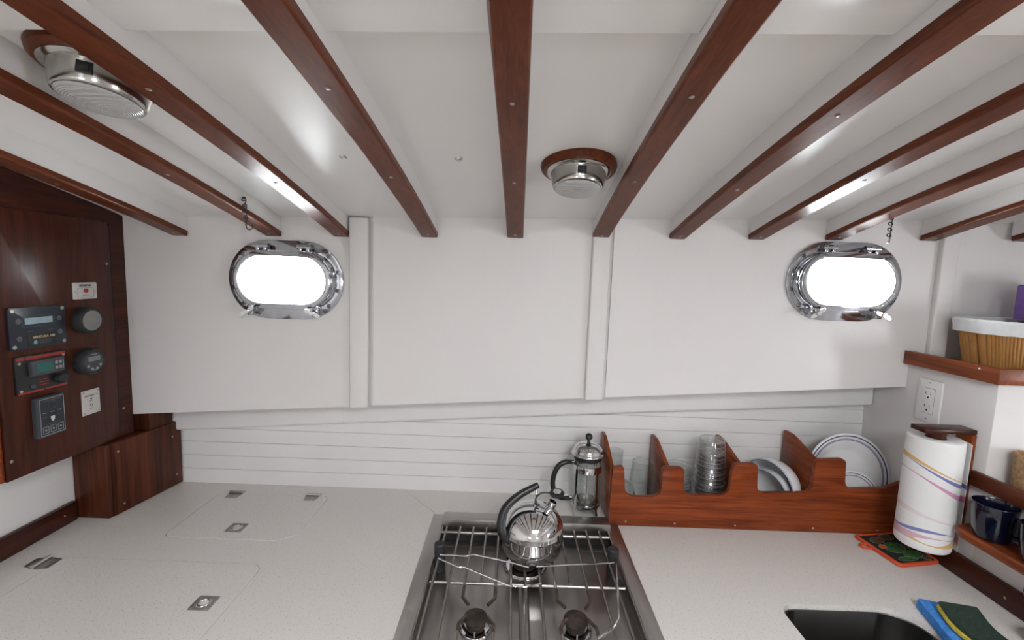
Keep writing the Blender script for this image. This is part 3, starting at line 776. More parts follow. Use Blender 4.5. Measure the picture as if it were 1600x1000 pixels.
def gauge(y, z, label, screen):
    A = T(y, z)
    t = thing('round_gauge', label, 'gauge', (IX, y, z-0.033), 'round gauges on the panel')
    b_ = MB().lathe([(0, 0), (0.033, 0), (0.0335, 0.004), (0.0325, 0.022), (0.0305, 0.025), (0.027, 0.025), (0.0262, 0.0235), (0, 0.0235)], 40, A).build('bezel', 'blackmatte', t)
    if screen:
        iround(A, 0, 0, 0.0258, 0.023, 0.0245, 'face', 'greybox', t, 36)
        iprism(A, rect(-0.016, 0.016, 0.002, 0.014, 0.002), 0.024, 0.0252).build('display', 'lcdgrey', t)
        for k in range(4):
            q = math.radians(205 + k*43); iround(A, 0.019*math.cos(q)*0.95, 0.015*math.sin(q)-0.003, 0.0035, 0.024, 0.0254, 'key', 'greyprint', t, 12, 0.0003)
        ibox(A, -0.008, 0.008, 0.018, 0.020, 0.024, 0.0251).build('print_line', 'greyprint', t)
        ibox(A, -0.006, 0.006, -0.021, -0.0195, 0.024, 0.0251).build('print_line', 'greyprint', t)
    else:
        iround(A, 0, 0, 0.0255, 0.023, 0.0247, 'face', 'lcdgrey', t, 36)
        for k in range(3):
            q = 2.2 + k*0.7
            MB().box(-0.007, 0.007, -0.0004, 0.0004, 0.024, 0.0251, 0, 1, A @ Matrix.Translation((-0.008+0.006*k, 0.004*math.sin(k*2), 0)) @ Matrix.Rotation(q, 4, 'Z')).build('face_glint_line', 'greyprint', t)
    return t
gauge(1.124, 1.444, 'round black gauge with blank grey face under the beige plate', False)
gauge(1.122, 1.340, 'round black gauge with small display and keys, lower of the two', True)

A = T(1.130, 1.2335)
t = thing('switch_plate', 'small white plate with four corner screws below the round gauges', 'plate', (IX, 1.13, 1.20))
iprism(A, rect(-0.0245, 0.0245, -0.0315, 0.0315, 0.001), 0, 0.0025, bev=0.0005).build('plate', 'whiteplate', t)
for u in (-0.020, 0.020):
    for v in (-0.027, 0.027): iround(A, u, v, 0.0024, 0.002, 0.0034, 'screw', 'screw', t, 10, 0.0002)
ibox(A, -0.017, 0.008, 0.0155, 0.018, 0.002, 0.0029).build('print_line', 'dimprint', t); ibox(A, 0.010, 0.018, 0.016, 0.0175, 0.002, 0.0029).build('print_line', 'dimprint', t)
iround(A, 0, 0.009, 0.0022, 0.002, 0.004, 'indicator_light', 'dark', t, 12, 0.0003)
iprism(A, circle(0, -0.008, 0.0036, 16), 0.002, 0.003, holes=[circle(0, -0.008, 0.0024, 16)]).build('indicator_ring', 'dimprint', t)
for v in (0.003, -0.0165): ibox(A, -0.005, 0.005, v-0.0007, v+0.0007, 0.002, 0.0029).build('print_line', 'dimprint', t)

# ------------------------------------------------------------------ countertop
ct = thing('countertop', 'speckled off-white countertop with two flush hatches', 'countertop', (0, 1.0, CT))
SX0, SX1, SY1 = -0.205, 0.318, 1.236          # stove opening
CF = 0.50                                      # front edge of the counter
hs = rpoly([(-0.872, 1.088), (-0.538, 1.088), (-0.538, 1.322), (-0.872, 1.322)], [0.022, 0.055, 0.022, 0.022], 8)
hb = rpoly([(-1.030, 0.56), (-0.559, 0.56), (-0.559, 0.998), (-1.030, 0.998)], [0.02, 0.02, 0.03, 0.02], 8)
def inset(poly, c, k):
    cx = sum(p[0] for p in poly)/len(poly); cy = sum(p[1] for p in poly)/len(poly)
    return [(p[0] - (k if p[0] > cx else -k), p[1] - (k if p[1] > cy else -k)) for p in poly]
TH_ = 0.026
left = [(LX+0.001, CF), (SX0, CF), (SX0, SY1+0.012), (-0.329, 1.3835), (LX+0.001, 1.3835)]
MB().prism(left, -TH_, 0, XY(CT), holes=[hs, hb]).build('slab', 'counter', ct, ang=0.3)
sk_hole = rpoly([(0.600, 0.56), (0.888, 0.56), (0.888, 0.926), (0.600, 0.926)], [0.03, 0.03, 0.070, 0.036], 10)
right = [(SX1, CF), (BX-0.0005, CF), (BX-0.0005, 1.3835), (-0.3275, 1.3835), (SX0+0.0012, SY1+0.0124), (SX0+0.0012, SY1), (SX1, SY1)]
MB().prism(right, -TH_, 0, XY(CT), holes=[sk_hole]).build('slab', 'counter', ct, ang=0.3)
def lid(poly, nm='hatch_lid'):
    return MB().prism(inset(poly, None, 0.0011), -0.016, 0.0004, XY(CT), bev=0.0006, seg=1).build(nm, 'counter', ct, ang=0.3)
l1 = lid(hs); l2 = lid(hb)
MB().prism(hs, -0.05, -TH_-0.001, XY(CT)).build('hatch_ledge', 'dark', ct); MB().prism(hb, -0.05, -TH_-0.001, XY(CT)).build('hatch_ledge', 'dark', ct)
def latch(p, x, y, s=1.0):
    ring = MB().prism(rpoly([(x-0.021*s, y-0.020*s), (x+0.021*s, y-0.020*s), (x+0.021*s, y+0.020*s), (x-0.021*s, y+0.020*s)], 0.002), 0.0002, 0.0022, XY(CT), holes=[circle(x, y, 0.0145*s, 28)], bev=0.0005).build('latch_plate', 'steel', p)
    lp = MB().lathe([(0.0145*s, 0.002), (0.013*s, -0.003), (0.006*s, -0.006), (0, -0.0065)], 28, Matrix.Translation((x, y, CT))).build('latch_cup', 'chrome', p)
    pts = [(x + 0.0105*s*math.cos(2*PI*k/24), y + 0.0105*s*math.sin(2*PI*k/24), CT+0.0016) for k in range(24)]
    MB().tube(pts, 0.0018*s, 8, True).build('lift_ring', 'chrome', p)
    MB().box(x-0.017*s, x-0.008*s, y-0.003, y+0.003, CT+0.001, CT+0.0036, 0.0008).build('pivot', 'steel', p)
    for q in (-1, 1):
        screw(p, (x+0.017*s*q, y+0.016*s, CT+0.0022), (0, 0, 1), 0.0022); screw(p, (x+0.017*s*q, y-0.016*s, CT+0.0022), (0, 0, 1), 0.0022)
latch(l1, -0.711, 1.139); latch(l2, -0.613, 0.867)
def hinge(p, x, y, ang=0.0, big=False):
    A = Matrix.Translation((x, y, CT)) @ Matrix.Rotation(ang, 4, 'Z')
    F = lambda u, v, d: A @ Vector((u, v, d))
    h = MB().prism([(-0.021, -0.003), (0.021, -0.003), (0.017, -0.030), (-0.017, -0.030)], 0.0003, 0.0022, F, bev=0.0004).build('hinge_leaf', 'steel', p)
    MB().tube([F(-0.021, 0.0, 0.0045), F(0.021, 0.0, 0.0045)], 0.0042, 12).build('hinge_knuckle', 'chrome', p)
    if big:
        MB().prism([(-0.021, 0.003), (0.021, 0.003), (0.014, 0.026), (-0.014, 0.026)][::-1], 0.0003, 0.0022, F, bev=0.0004).build('hinge_leaf', 'steel', p)
    else:
        MB().prism([(-0.021, 0.003), (0.021, 0.003), (0.021, 0.013), (-0.021, 0.013)][::-1], 0.0003, 0.0022, F).build('hinge_leaf', 'steel', p)
    screw(p, F(0, -0.019, 0.0023), (0, 0, 1), 0.003)
hinge(l1, -0.822, 1.322); hinge(l1, -0.588, 1.322); hinge(l2, -1.056, 0.972, PI/2*1.0, True)
# cabinet below the counter
cb = thing('galley_cabinet', 'white painted cabinet carrying the galley counter', 'cabinet', (0, 1, 0))
MB().box(LX+0.002, SX0-0.03, CF+0.03, 1.38, 0.0, CT-0.052).build('body', 'white', cb)
MB().box(SX1+0.03, 0.55, CF+0.03, 1.38, 0.0, CT-TH_-0.001).build('body', 'white', cb)
MB().box(0.94, BX-0.001, CF+0.03, 1.38, 0.0, CT-TH_-0.001).build('body', 'white', cb)
MB().box(0.5505, 0.9395, CF+0.03, 1.38, 0.0, 0.70).build('body', 'white', cb)
MB().box(0.5505, 0.9395, 1.0, 1.38, 0.701, CT-TH_-0.001).build('body', 'white', cb)

# sink
sk = thing('sink', 'dark stainless undermount sink set in the right counter', 'sink', (0.745, 0.74, 0.72))
def sink_ring(grow, z):
    return [Vector((p[0] + (grow if p[0] > 0.744 else -grow), p[1] + (grow if p[1] > 0.743 else -grow), z)) for p in sk_hole]
mb = MB()
z0 = CT - TH_
mb.loft([sink_ring(-0.0008, CT-0.0115), sink_ring(-0.0022, CT-0.0105), sink_ring(-0.0035, CT-0.0125), sink_ring(-0.008, z0-0.11), sink_ring(-0.016, z0-0.135), sink_ring(-0.035, z0-0.142)], caps=False)
mb.bm.faces.new([v for v in [mb.bm.verts.new(p) for p in sink_ring(-0.035, z0-0.142)]])
bmesh.ops.remove_doubles(mb.bm, verts=mb.bm.verts[:], dist=1e-5)
mb.build('bowl', 'sinksteel', sk)
MB().lathe([(0.028, 0.002), (0.024, 0.003), (0.020, -0.001), (0, -0.002)], 28, Matrix.Translation((0.74, 0.72, z0-0.1415))).build('drain', 'chrome', sk)

# ------------------------------------------------------------------ stove
st = thing('gas_stove', 'stainless steel three-burner gas stove set into the counter', 'stove', (0.056, 0.9, 0.62))
SZ = CT + 0.002
ox0, ox1, ix0, ix1 = -0.2035, 0.3165, -0.172, 0.284
rim = [(ox0, CF+0.02), (ox1, CF+0.02), (ox1, 1.215), (0.300, 1.2345), (-0.186, 1.2345), (ox0, 1.2345)]
MB().prism(rim, -0.012, 0.003, XY(SZ), holes=[[(ix0, CF+0.05), (ix1, CF+0.05), (ix1, 1.188), (ix0, 1.188)]], bev=0.0012).build('rim', 'steel', st)
TZ = 0.878
mb = MB()
mb.box(ix0-0.002, ix1+0.002, CF+0.05, 1.196, TZ-0.004, TZ)
mb.box(ix0-0.006, ix0-0.0005, CF+0.05, 1.19, TZ-0.003, SZ-0.0125); mb.box(ix1+0.0005, ix1+0.006, CF+0.05, 1.19, TZ-0.003, SZ-0.0125)
mb.build('tray', 'steel', st)
MB().prism([(ix0+0.004, 0.56), (ix1-0.004, 0.56), (ix1-0.004, 1.118), (ix0+0.004, 1.118)], 0, 0.004, XY(TZ), bev=0.0015).build('burner_pan', 'steel', st)
MB().tube([(0.047, 0.56, TZ-0.004), (0.047, 0.985, TZ-0.004)], 0.014, 20).build('pan_ridge', 'steel', st)
MB().prism([(1.168, 0.885), (1.212, 0.885), (1.212, 0.926), (1.168, 0.928)], -0.170, 0.287, YZ(0.0), bev=0.0015).build('back_rail', 'steel', st)
MB().box(ix0, ix1, 1.150, 1.1675, TZ+0.0005, 0.897).build('rear_slot', 'dark', st)
for s in (ix0+0.003, ix1-0.003):
    MB().tube([(s, 0.53, SZ+0.006), (s, 1.166, SZ+0.006)], 0.003, 8).build('side_rail', 'steelrod', st)
GZ = 0.915
MB().tube([(ix0+0.006, 1.140, GZ-0.007), (ix1-0.006, 1.140, GZ-0.007)], 0.0042, 10).build('cross_rod', 'steelrod', st)
MB().tube([(-0.163, 0.944, GZ-0.006), (0.272, 0.944, GZ-0.006)], 0.0035, 10).build('cross_rod', 'steelrod', st)
MB().tube([(-0.163, 0.66, GZ-0.006), (0.272, 0.66, GZ-0.006)], 0.0035, 10).build('cross_rod', 'steelrod', st)
RR = 0.0030
def rod(pts, mat='steelrod'): return MB().tube(pts, RR, 8).build('grate_rod', mat, st)
for x in (-0.155, -0.119, 0.0175, 0.050, 0.0835, 0.219, 0.253):
    if x in (0.0175, 0.0835): rod([(x, 0.56, GZ), (x, 1.010, GZ), (x+(0.012 if x < 0.05 else -0.012), 1.030, GZ)])
    elif x == 0.050: rod([(x, 0.56, GZ), (x, 0.985, GZ)])
    else: rod([(x, 0.56, GZ), (x, 1.156, GZ)])
for x, s in ((-0.0835, 1), (-0.0155, -1), (0.1165, 1), (0.186, -1)):
    rod([(x, 1.156, GZ), (x, 0.930, GZ), (x, 0.892, GZ), (x+0.0135*s, 0.872, GZ)])
    MB().tube([(x, 0.925, GZ), (x, 0.892, GZ), (x+0.0137*s, 0.8715, GZ)], RR*1.18, 8).build('burnt_tip', 'burnt', st)
    rod([(x, 0.56, GZ), (x, 0.800, GZ), (x, 0.820, GZ), (x+0.013*s, 0.840, GZ)])
    MB().tube([(x, 0.800, GZ), (x, 0.820, GZ), (x+0.0132*s, 0.8405, GZ)], RR*1.18, 8).build('burnt_tip', 'burnt', st)
for x in (-0.0485, 0.1505): rod([(x, 1.156, GZ), (x, 0.944, GZ)])
def burner(x, y, s):
    T0 = Matrix.Translation((x, y, TZ+0.004))
    b_ = MB().lathe([(0.0, 0.001), (0.030*s, 0.001), (0.033*s, 0.004), (0.034*s, 0.0055), (0.035*s, 0.004), (0.036*s, 0.0)], 40, T0).build('burner_ring', 'chrome', st)
    MB().lathe([(0.0, 0.004), (0.019*s, 0.004), (0.021*s, 0.009), (0.0215*s, 0.020), (0.019*s, 0.021), (0, 0.021)], 36, T0).build('burner_body', 'iron', b_)
    MB().lathe([(0, 0.0225), (0.0255*s, 0.0225), (0.0265*s, 0.0245), (0.0255*s, 0.0275), (0.018*s, 0.0295), (0, 0.030)], 36, T0).build('burner_cap', 'iron', b_)
    MB().lathe([(0, 0.002), (0.0015, 0.002), (0.0015, 0.012), (0, 0.0125)], 10, T0 @ Matrix.Translation((0.0, -0.0255*s, 0))).build('igniter', 'greyprint', b_)
burner(-0.052, 0.846, 0.92); burner(0.150, 0.850, 0.95); burner(0.052, 1.050, 1.5)
# pot clamps: black posts with bent wire arms
def clamp(x, y, arms):
    c = MB().box(x-0.013, x+0.013, y-0.012, y+0.012, SZ-0.028, SZ-0.0245, 0.001).build('clamp_foot', 'steel', st)
    post = MB().lathe([(0, SZ-0.024), (0.0125, SZ-0.024), (0.0135, SZ-0.018), (0.0122, SZ+0.020), (0.0135, SZ+0.022), (0.0135, SZ+0.044), (0.0115, SZ+0.0465), (0, SZ+0.0465)], 20, Matrix.Translation((x, y, 0))).build('clamp_post', 'blackmatte', st)
    for a in arms:
        MB().tube(a, 0.0019, 8).build('wire_arm', 'chrome', post)
WZ = 0.935
clamp(-0.154, 1.028, [[(-0.150, 1.003, WZ), (-0.09, 1.001, WZ), (-0.071, 1.008, WZ), (0.008, 0.986, WZ), (0.058, 0.968, WZ)],
                       [(-0.152, 0.990, WZ), (-0.102, 0.960, WZ), (-0.087, 0.961, WZ), (0.013, 0.905, WZ), (0.047, 0.903, WZ), (0.083, 0.915, WZ)]])
clamp(0.263, 1.030, [[(0.258, 0.996, WZ), (0.247, 0.993, WZ), (0.075, 0.972, WZ)],
                      [(0.264, 1.014, WZ), (0.263, 0.994, WZ), (0.229, 0.822, WZ), (0.212, 0.797, WZ), (0.178, 0.771, WZ)]])

# ------------------------------------------------------------------ kettle
KX, KY, KZ = 0.0675, 1.052, GZ + 0.0028
kt = thing('kettle', 'polished steel whistling kettle with black handle on the rear burner', 'kettle', (KX, KY, KZ))
K0 = Matrix.Translation((KX, KY, KZ))
prof = [(0, 0), (0.052, 0), (0.062, 0.003), (0.069, 0.010), (0.0735, 0.022), (0.0755, 0.040), (0.0757, 0.058), (0.0762, 0.060), (0.0757, 0.062)]
for k in range(1, 15):
    q = PI/2*k/14; prof.append((0.0757*math.cos(q)**0.92 if k < 14 else 0, 0.062 + 0.062*math.sin(q)))
MB().lathe(prof, 72, K0).build('body', 'chrome', kt, ang=1.2)
hp = smoothpath([(0.012, 1.006, 0.967), (-0.002, 1.008, 0.984), (-0.0085, 1.014, 1.008), (-0.003, 1.024, 1.036), (0.014, 1.033, 1.056), (0.037, 1.041, 1.072), (0.060, 1.047, 1.083), (0.078, 1.050, 1.092)], 6)
hr = [0.004 + 0.0075*min(1, k/8) for k in range(len(hp))]
hr = [min(a, 0.0075 + 0.004*max(0, 1 - (k/len(hp)))*1.2) for k, a in enumerate(hr)]; hr[-1] = 0.0065
MB().tube(hp, hr, 16).build('handle', 'black', kt)
MB().tube([(0.073, 1.048, 1.084), (0.0745, 1.05, 1.060), (0.0725, 1.05, 1.040)], 0.0028, 10).build('handle_strut', 'chrome', kt)
MB().lathe([(0, 0.0), (0.008, 0.0), (0.008, 0.004), (0.004, 0.007), (0, 0.007)], 16, Matrix.Translation((0.0725, 1.05, KZ+0.1225))).build('strut_boss', 'chrome', kt)
SA = axis_frame((0.099, 1.048, 1.016), (0.38, -0.05, 0.92))
sp = MB().lathe([(0.0125, 0.0), (0.0115, 0.004), (0.0108, 0.010), (0.0108, 0.036), (0.0118, 0.038), (0.0108, 0.040), (0.0096, 0.040), (0.0096, 0.02), (0, 0.02)], 28, SA).build('spout', 'chrome', kt)
WA = axis_frame((0.1225, 1.046, 1.073), (0.05, -0.35, 0.93))
w = MB().lathe([(0, -0.007), (0.010, -0.006), (0.0165, -0.002), (0.0175, 0.002), (0.0150, 0.006), (0.0105, 0.0075), (0, 0.0075)], 28, WA, 1.05, 0.8).build('whistle', 'black', kt)
MB().lathe([(0.0095, 0.0076), (0.009, 0.0086), (0, 0.0088)], 20, WA, 1.05, 0.8).build('whistle_cap', 'chrome', w)
MB().tube(smoothpath([(0.112, 1.046, 1.073), (0.098, 1.046, 1.0745), (0.084, 1.046, 1.0725), (0.0745, 1.044, 1.064), (0.0715, 1.042, 1.054), (0.0755, 1.040, 1.046), (0.0825, 1.040, 1.047)], 5), 0.0022, 8).build('lever', 'black', kt)

# ------------------------------------------------------------------ french press
FX, FY = 0.2375, 1.29
fp = thing('french_press', 'chrome and glass french press with black handle beside dish rack', 'french press', (FX, FY, CT))
P0 = Matrix.Translation((FX, FY, CT))
MB().lathe([(0.0, 0.010), (0.036, 0.010), (0.0385, 0.014), (0.0385, 0.158), (0.040, 0.166), (0.038, 0.166), (0.0368, 0.158), (0.0368, 0.016), (0.034, 0.0125), (0, 0.0125)], 44, P0).build('beaker', 'glass', fp)
fr = MB().lathe([(0.0395, 0.128), (0.0412, 0.128), (0.0416, 0.130), (0.0416, 0.146), (0.0412, 0.148), (0.0395, 0.148)], 44, P0).build('band', 'chrome', fp)
for q in (0.62, 0.62+PI/2, 0.62+PI, 0.62+1.5*PI):
    u = Vector((math.cos(q), math.sin(q), 0)); tn = Vector((-u.y, u.x, 0))
    path = [(0.0405, 0.138), (0.0405, 0.03), (0.0425, 0.014), (0.046, 0.0005)]
    rings = []
    for (r_, z_) in path:
        c = Vector((FX, FY, CT+z_)) + u*r_
        rings.append([c - tn*0.0042, c + tn*0.0042, c + tn*0.0042 + u*0.0014, c - tn*0.0042 + u*0.0014])
    mb = MB(); mb.loft(rings); mb.build('frame_leg', 'chrome', fp)
MB().lathe([(0.0392, 0.024), (0.0412, 0.024), (0.0412, 0.030), (0.0392, 0.030)], 44, P0).build('lower_band', 'chrome', fp)
MB().lathe([(0.0, 0.163), (0.0405, 0.163), (0.0412, 0.166), (0.0412, 0.176), (0, 0.176)], 44, P0).build('lid_collar', 'black', fp)
lid_p = [(0.0, 0.1765), (0.047, 0.1765), (0.0495, 0.179), (0.0495, 0.181), (0.047, 0.1835)]
for k in range(1, 13):
    q = PI/2*k/12; lid_p.append((0.045*math.cos(q)**0.8 if k < 12 else 0, 0.184 + 0.027*math.sin(q)))
ld = MB().lathe(lid_p, 52, P0).build('lid', 'chrome', fp, ang=1.0)
kp = [(0.0, 0.2105), (0.005, 0.2105), (0.0042, 0.216), (0.0038, 0.2195)] + [(0.0105*math.sin(PI*k/12), 0.2285 - 0.0105*math.cos(PI*k/12)) for k in range(2, 13)]
MB().lathe(kp, 28, P0).build('knob', 'black', ld, ang=1.2)
MB().tube([(FX, FY, CT+0.04), (FX, FY, CT+0.163)], 0.002, 8).build('plunger_rod', 'chrome', fp)
MB().lathe([(0, 0.030), (0.036, 0.030), (0.0364, 0.034), (0.036, 0.038), (0.02, 0.042), (0, 0.042)], 36, P0).build('plunger_disc', 'bronze', fp)
hd = smoothpath([(0.196, 1.283, 1.0525), (0.172, 1.28, 1.0535), (0.152, 1.277, 1.043), (0.1395, 1.275, 1.020), (0.1355, 1.274, 0.993), (0.140, 1.274, 0.968), (0.152, 1.276, 0.951), (0.172, 1.279, 0.943), (0.194, 1.283, 0.944)], 6)
hw_ = [0.0075 if 4 < k < len(hd)-8 else 0.0062 for k in range(len(hd))]
MB().tube(hd, hw_, 14).build('handle', 'black', fp)
MB().box(0.186, 0.1975, 1.277, 1.289, 1.046, 1.058, 0.002).build('handle_clip', 'chrome', fp); MB().box(0.186, 0.1975, 1.277, 1.289, 0.937, 0.950, 0.002).build('handle_clip', 'chrome', fp)

# ------------------------------------------------------------------ dish rack
dr = thing('dish_rack', 'mahogany dish rack with scalloped front standing on the counter', 'rack', (0.69, 1.22, CT))
pts = [(0.2905, 0.9005), (1.1045, 0.9005), (1.1045, 1.056), (1.060, 1.037), (0.945, 1.030), (0.940, 1.118), (0.857, 1.112), (0.854, 1.016), (0.702, 1.009), (0.697, 1.096), (0.628, 1.091),
       (0.6235, 1.000), (0.497, 0.995), (0.494, 1.077), (0.4345, 1.076), (0.433, 0.988), (0.334, 0.985), (0.326, 1.0745), (0.296, 1.070)]
rad = [0.001, 0.001, 0.001, 0.05, 0.024, 0.014, 0.014, 0.026, 0.022, 0.014, 0.014, 0.026, 0.026, 0.014, 0.014, 0.026, 0.030, 0.008, 0.003]
MB().prism(rpoly(pts, rad, 7), 0, 0.0145, XZ(1.215), bev=0.0026, seg=3).build('front_board', 'mahx', dr)
for x, zf, zb in ((0.2912, 1.066, 1.115), (0.4475, 1.073, 1.112), (0.6500, 1.087, 1.118), (0.8620, 1.108, 1.140)):
    MB().prism(rpoly([(1.2300, 0.9005), (1.3825, 0.9005), (1.3825, zb), (1.342, zb-0.001), (1.2300, zf)], [0, 0, 0.006, 0.012, 0.004], 5), 0, 0.011, YZ(x), bev=0.0018).build('divider', 'mahy', dr)
MB().box(0.8735, 1.1040, 1.2580, 1.3820, 0.9005, 0.9190, 0.002).build('plate_ledge', 'mahx', dr)
for x in (0.340, 0.478, 0.648, 0.868, 1.05): screw(dr, (x, 1.2148, 0.9125), (0, -1, 0), 0.0028)

# --- dishes
def dish(name, label, cat, group, c, axis, prof, rings, n=64, mat='porcelain'):
    A = axis_frame(c, axis)
    t = thing(name, label, cat, group=group, mat=Matrix.Translation(c))
    b_ = MB().lathe(prof, n, A).build('body', mat, t, ang=0.9)
    for (r0, z0, r1, z1) in rings:
        MB().lathe([(r0, z0), ((r0+r1)/2, (z0+z1)/2+0.0002), (r1, z1), (r1, z1-0.0008), (r0, z0-0.0008), (r0, z0)], n, A).build('blue_line', 'bluering', t)
    return t
def plate_prof(R):
    k = R/0.125
    return [(0, 0), (0.07*k, 0), (0.072*k, 0.0015), (0.085*k, 0.006*k), (0.105*k, 0.013*k), (R-0.002, 0.0165*k), (R, 0.0175*k), (R-0.0005, 0.0185*k), (R-0.003, 0.019*k), (0.104*k, 0.0155*k), (0.090*k, 0.0095*k), (0.078*k, 0.0045*k), (0.07*k, 0.0035*k), (0, 0.0035*k)]
def plate_rings(R):
    k = R/0.125
    zf = lambda r: 0.0155*k + (r-0.104*k)/(R-0.003-0.104*k)*(0.0035*k) + 0.0004
    return [(R*0.925, zf(R*0.925), R*0.950, zf(R*0.950)), (R*0.835, zf(R*0.835), R*0.847, zf(R*0.847)), (R*0.858, zf(R*0.858), R*0.870, zf(R*0.870))]
dish('dinner_plate', 'large white dinner plate with blue rim lines standing in the rack', 'plate', 'plates in the dish rack', (0.9965, 1.293, 1.0405), (0, -0.985, 0.17), plate_prof(0.1222), plate_rings(0.1222))
dish('side_plate', 'small white plate with blue rim lines in front of the dinner plate', 'plate', 'plates in the dish rack', (0.982, 1.2515, 0.9855), (0, -0.995, 0.10), plate_prof(0.0835), plate_rings(0.0835), 56)
def bowl_prof(R, D):
    out = [(0, -D), (R*0.40, -D), (R*0.44, -D+0.002)]
    for k in range(1, 11):
        q = k/10; out.append((R*(0.44 + 0.56*math.sin(q*PI/2)**0.85), -D + D*(1-math.cos(q*PI/2))))
    out += [(R, 0.0015), (R-0.003, 0.0015)]
    for k in range(9, -1, -1):
        q = k/10; out.append((R*(0.42 + 0.55*math.sin(q*PI/2)**0.85) if k else 0.38*R, -D+0.004 + (D-0.004)*(1-math.cos(q*PI/2))))
    out.append((0, -D+0.004)); return out
ba = (-0.90, -0.42, -0.08)
dish('bowl', 'white bowl with blue rim standing behind another bowl in rack', 'bowl', 'bowls in the dish rack', (0.779, 1.298, 0.992), ba, bowl_prof(0.082, 0.068), [(0.0823, 0.0004, 0.0780, 0.0021)])
dish('bowl', 'white bowl with blue rim nested inside, nearest the rack front', 'bowl', 'bowls in the dish rack', (0.7715, 1.2930, 0.9765), ba, bowl_prof(0.068, 0.048), [(0.0683, 0.0004, 0.0642, 0.0021)])

# --- glasses
def tumbler(x, y, z, label, group, R=0.043, r=0.034, h=0.092, inv=True):
    t = thing('glass_tumbler', label, 'glass', (x, y, z), group)
    o = [(0, 0), (r, 0), (r+0.001, 0.003), (r + (R-r)*0.35, h*0.35), (r + (R-r)*0.36+0.0008, h*0.37), (r + (R-r)*0.5, h*0.5), (R-0.0005, h-0.004), (R, h-0.001), (R-0.001, h), (R-0.0022, h-0.001), (r + (R-r)*0.5-0.002, h*0.5), (r-0.001, 0.008), (0, 0.007)]
    A = Matrix.Translation((x, y, z)) if not inv else Matrix.Translation((x, y, z+h)) @ Matrix.Rotation(PI, 4, 'X')
    b_ = MB().lathe(o, 36, A).build('tumbler_body', 'glass2', t, ang=0.9)
    for zz in (0.16, 0.30, 0.42, 0.55, 0.66, 0.80): 
        rr = r + (R-r)*zz + 0.0002
        MB().lathe([(rr-0.0005, h*zz-0.0008), (rr+0.0006, h*zz), (rr-0.0005, h*zz+0.0008)], 36, A).build('moulded_ring', 'glassline', t)
    for (rr, zz) in ((R-0.001, h-0.001), (r, 0.0015)):
        MB().tube([A @ Vector((rr*math.cos(2*PI*k/36), rr*math.sin(2*PI*k/36), zz)) for k in range(36)], 0.0012, 6, True).build('rim_ring', 'glassline', t)  # rim highlight added as a whitish ring
    return t
names = ['bottom', 'second from the bottom', 'middle', 'second from the top', 'top']
for k in range(5):
    tumbler(0.6, 1.292, CT+0.0008+k*0.0355, 'clear glass tumbler upside down, %s of the tall stack of five' % names[k], 'tall stack of tumblers')
for k in range(2):
    tumbler(0.5065, 1.292, CT+0.0008+k*0.062, 'clear glass tumbler, %s of the short stack beside tall stack' % ('lower one' if k == 0 else 'upper one'), 'short stack of tumblers')
t = thing('stemless_wine_glass', 'clear stemless wine glass tipped toward the rack front', 'glass', (0.352, 1.297, 0.95))
A = axis_frame((0.3425, 1.289, 0.953), (-0.10, -0.62, 0.78)) @ Matrix.Scale(0.92, 4)
wp = [(0, -0.050), (0.018, -0.049), (0.032, -0.040), (0.040, -0.022), (0.0425, 0.0), (0.040, 0.025), (0.034, 0.052), (0.0328, 0.0525), (0.0325, 0.051), (0.0385, 0.025), (0.041, 0.0), (0.0385, -0.022), (0.031, -0.038), (0.017, -0.0465), (0, -0.0475)]
MB().lathe(wp, 40, A).build('wine_glass_body', 'glass', t)
MB().tube([A @ Vector((0.0334*math.cos(2*PI*k/40), 0.0334*math.sin(2*PI*k/40), 0.052)) for k in range(40)], 0.0009, 6, True).build('rim_ring', 'glassline', t)
t = thing('stemless_wine_glass', 'tall clear stemless wine glass standing upright beside the tipped one', 'glass', (0.4015, 1.30, CT))
WG = Matrix.Translation((0.4080, 1.316, CT+0.0735)) @ Matrix.Diagonal((0.86, 0.86, 1.45, 1))
MB().lathe(wp, 40, WG).build('wine_glass_body', 'glass', t)
MB().tube([WG @ Vector((0.0334*math.cos(2*PI*k/40), 0.0334*math.sin(2*PI*k/40), 0.052)) for k in range(40)], 0.0009, 6, True).build('rim_ring', 'glassline', t)
t = thing('glass_tumbler', 'tall clear glass standing at the left end of rack', 'glass', (0.345, 1.355, CT))
MB().lathe([(0, 0), (0.0225, 0), (0.024, 0.002), (0.0265, 0.165), (0.0255, 0.166), (0.0225, 0.008), (0, 0.007)], 36, Matrix.Translation((0.3305, 1.3535, CT+0.0008))).build('tumbler_body', 'glass', t)

# ------------------------------------------------------------------ right side: outlet, towel, shelves
ot = thing('power_outlet', 'white double power outlet plate on the right bulkhead', 'outlet', (BX, 1.184, 1.245))
OA = frame((BX, 1.1845, 1.2985), (0, -1, 0), (0, 0, 1), (-1, 0, 0))
ipx = lambda poly, d0, d1, holes=(), bev=0.0: MB().prism(poly, d0, d1, lambda u, v, d: OA @ Vector((u, v, d)), holes=holes, bev=bev)
ipx(rect(-0.035, 0.035, -0.057, 0.057, 0.003), 0.0002, 0.006, bev=0.0025).build('cover_plate', 'outlet', ot)
fc = ipx(rect(-0.0165, 0.0165, -0.0335, 0.0335, 0.001), 0.0055, 0.0072, bev=0.0006).build('receptacle', 'outlet', ot)
ipx(rect(-0.0172, 0.0172, -0.0342, 0.0342, 0.001), 0.0055, 0.0062, holes=[rect(-0.0166, 0.0166, -0.0336, 0.0336, 0.001)]).build('receptacle_gap', 'dark', ot)
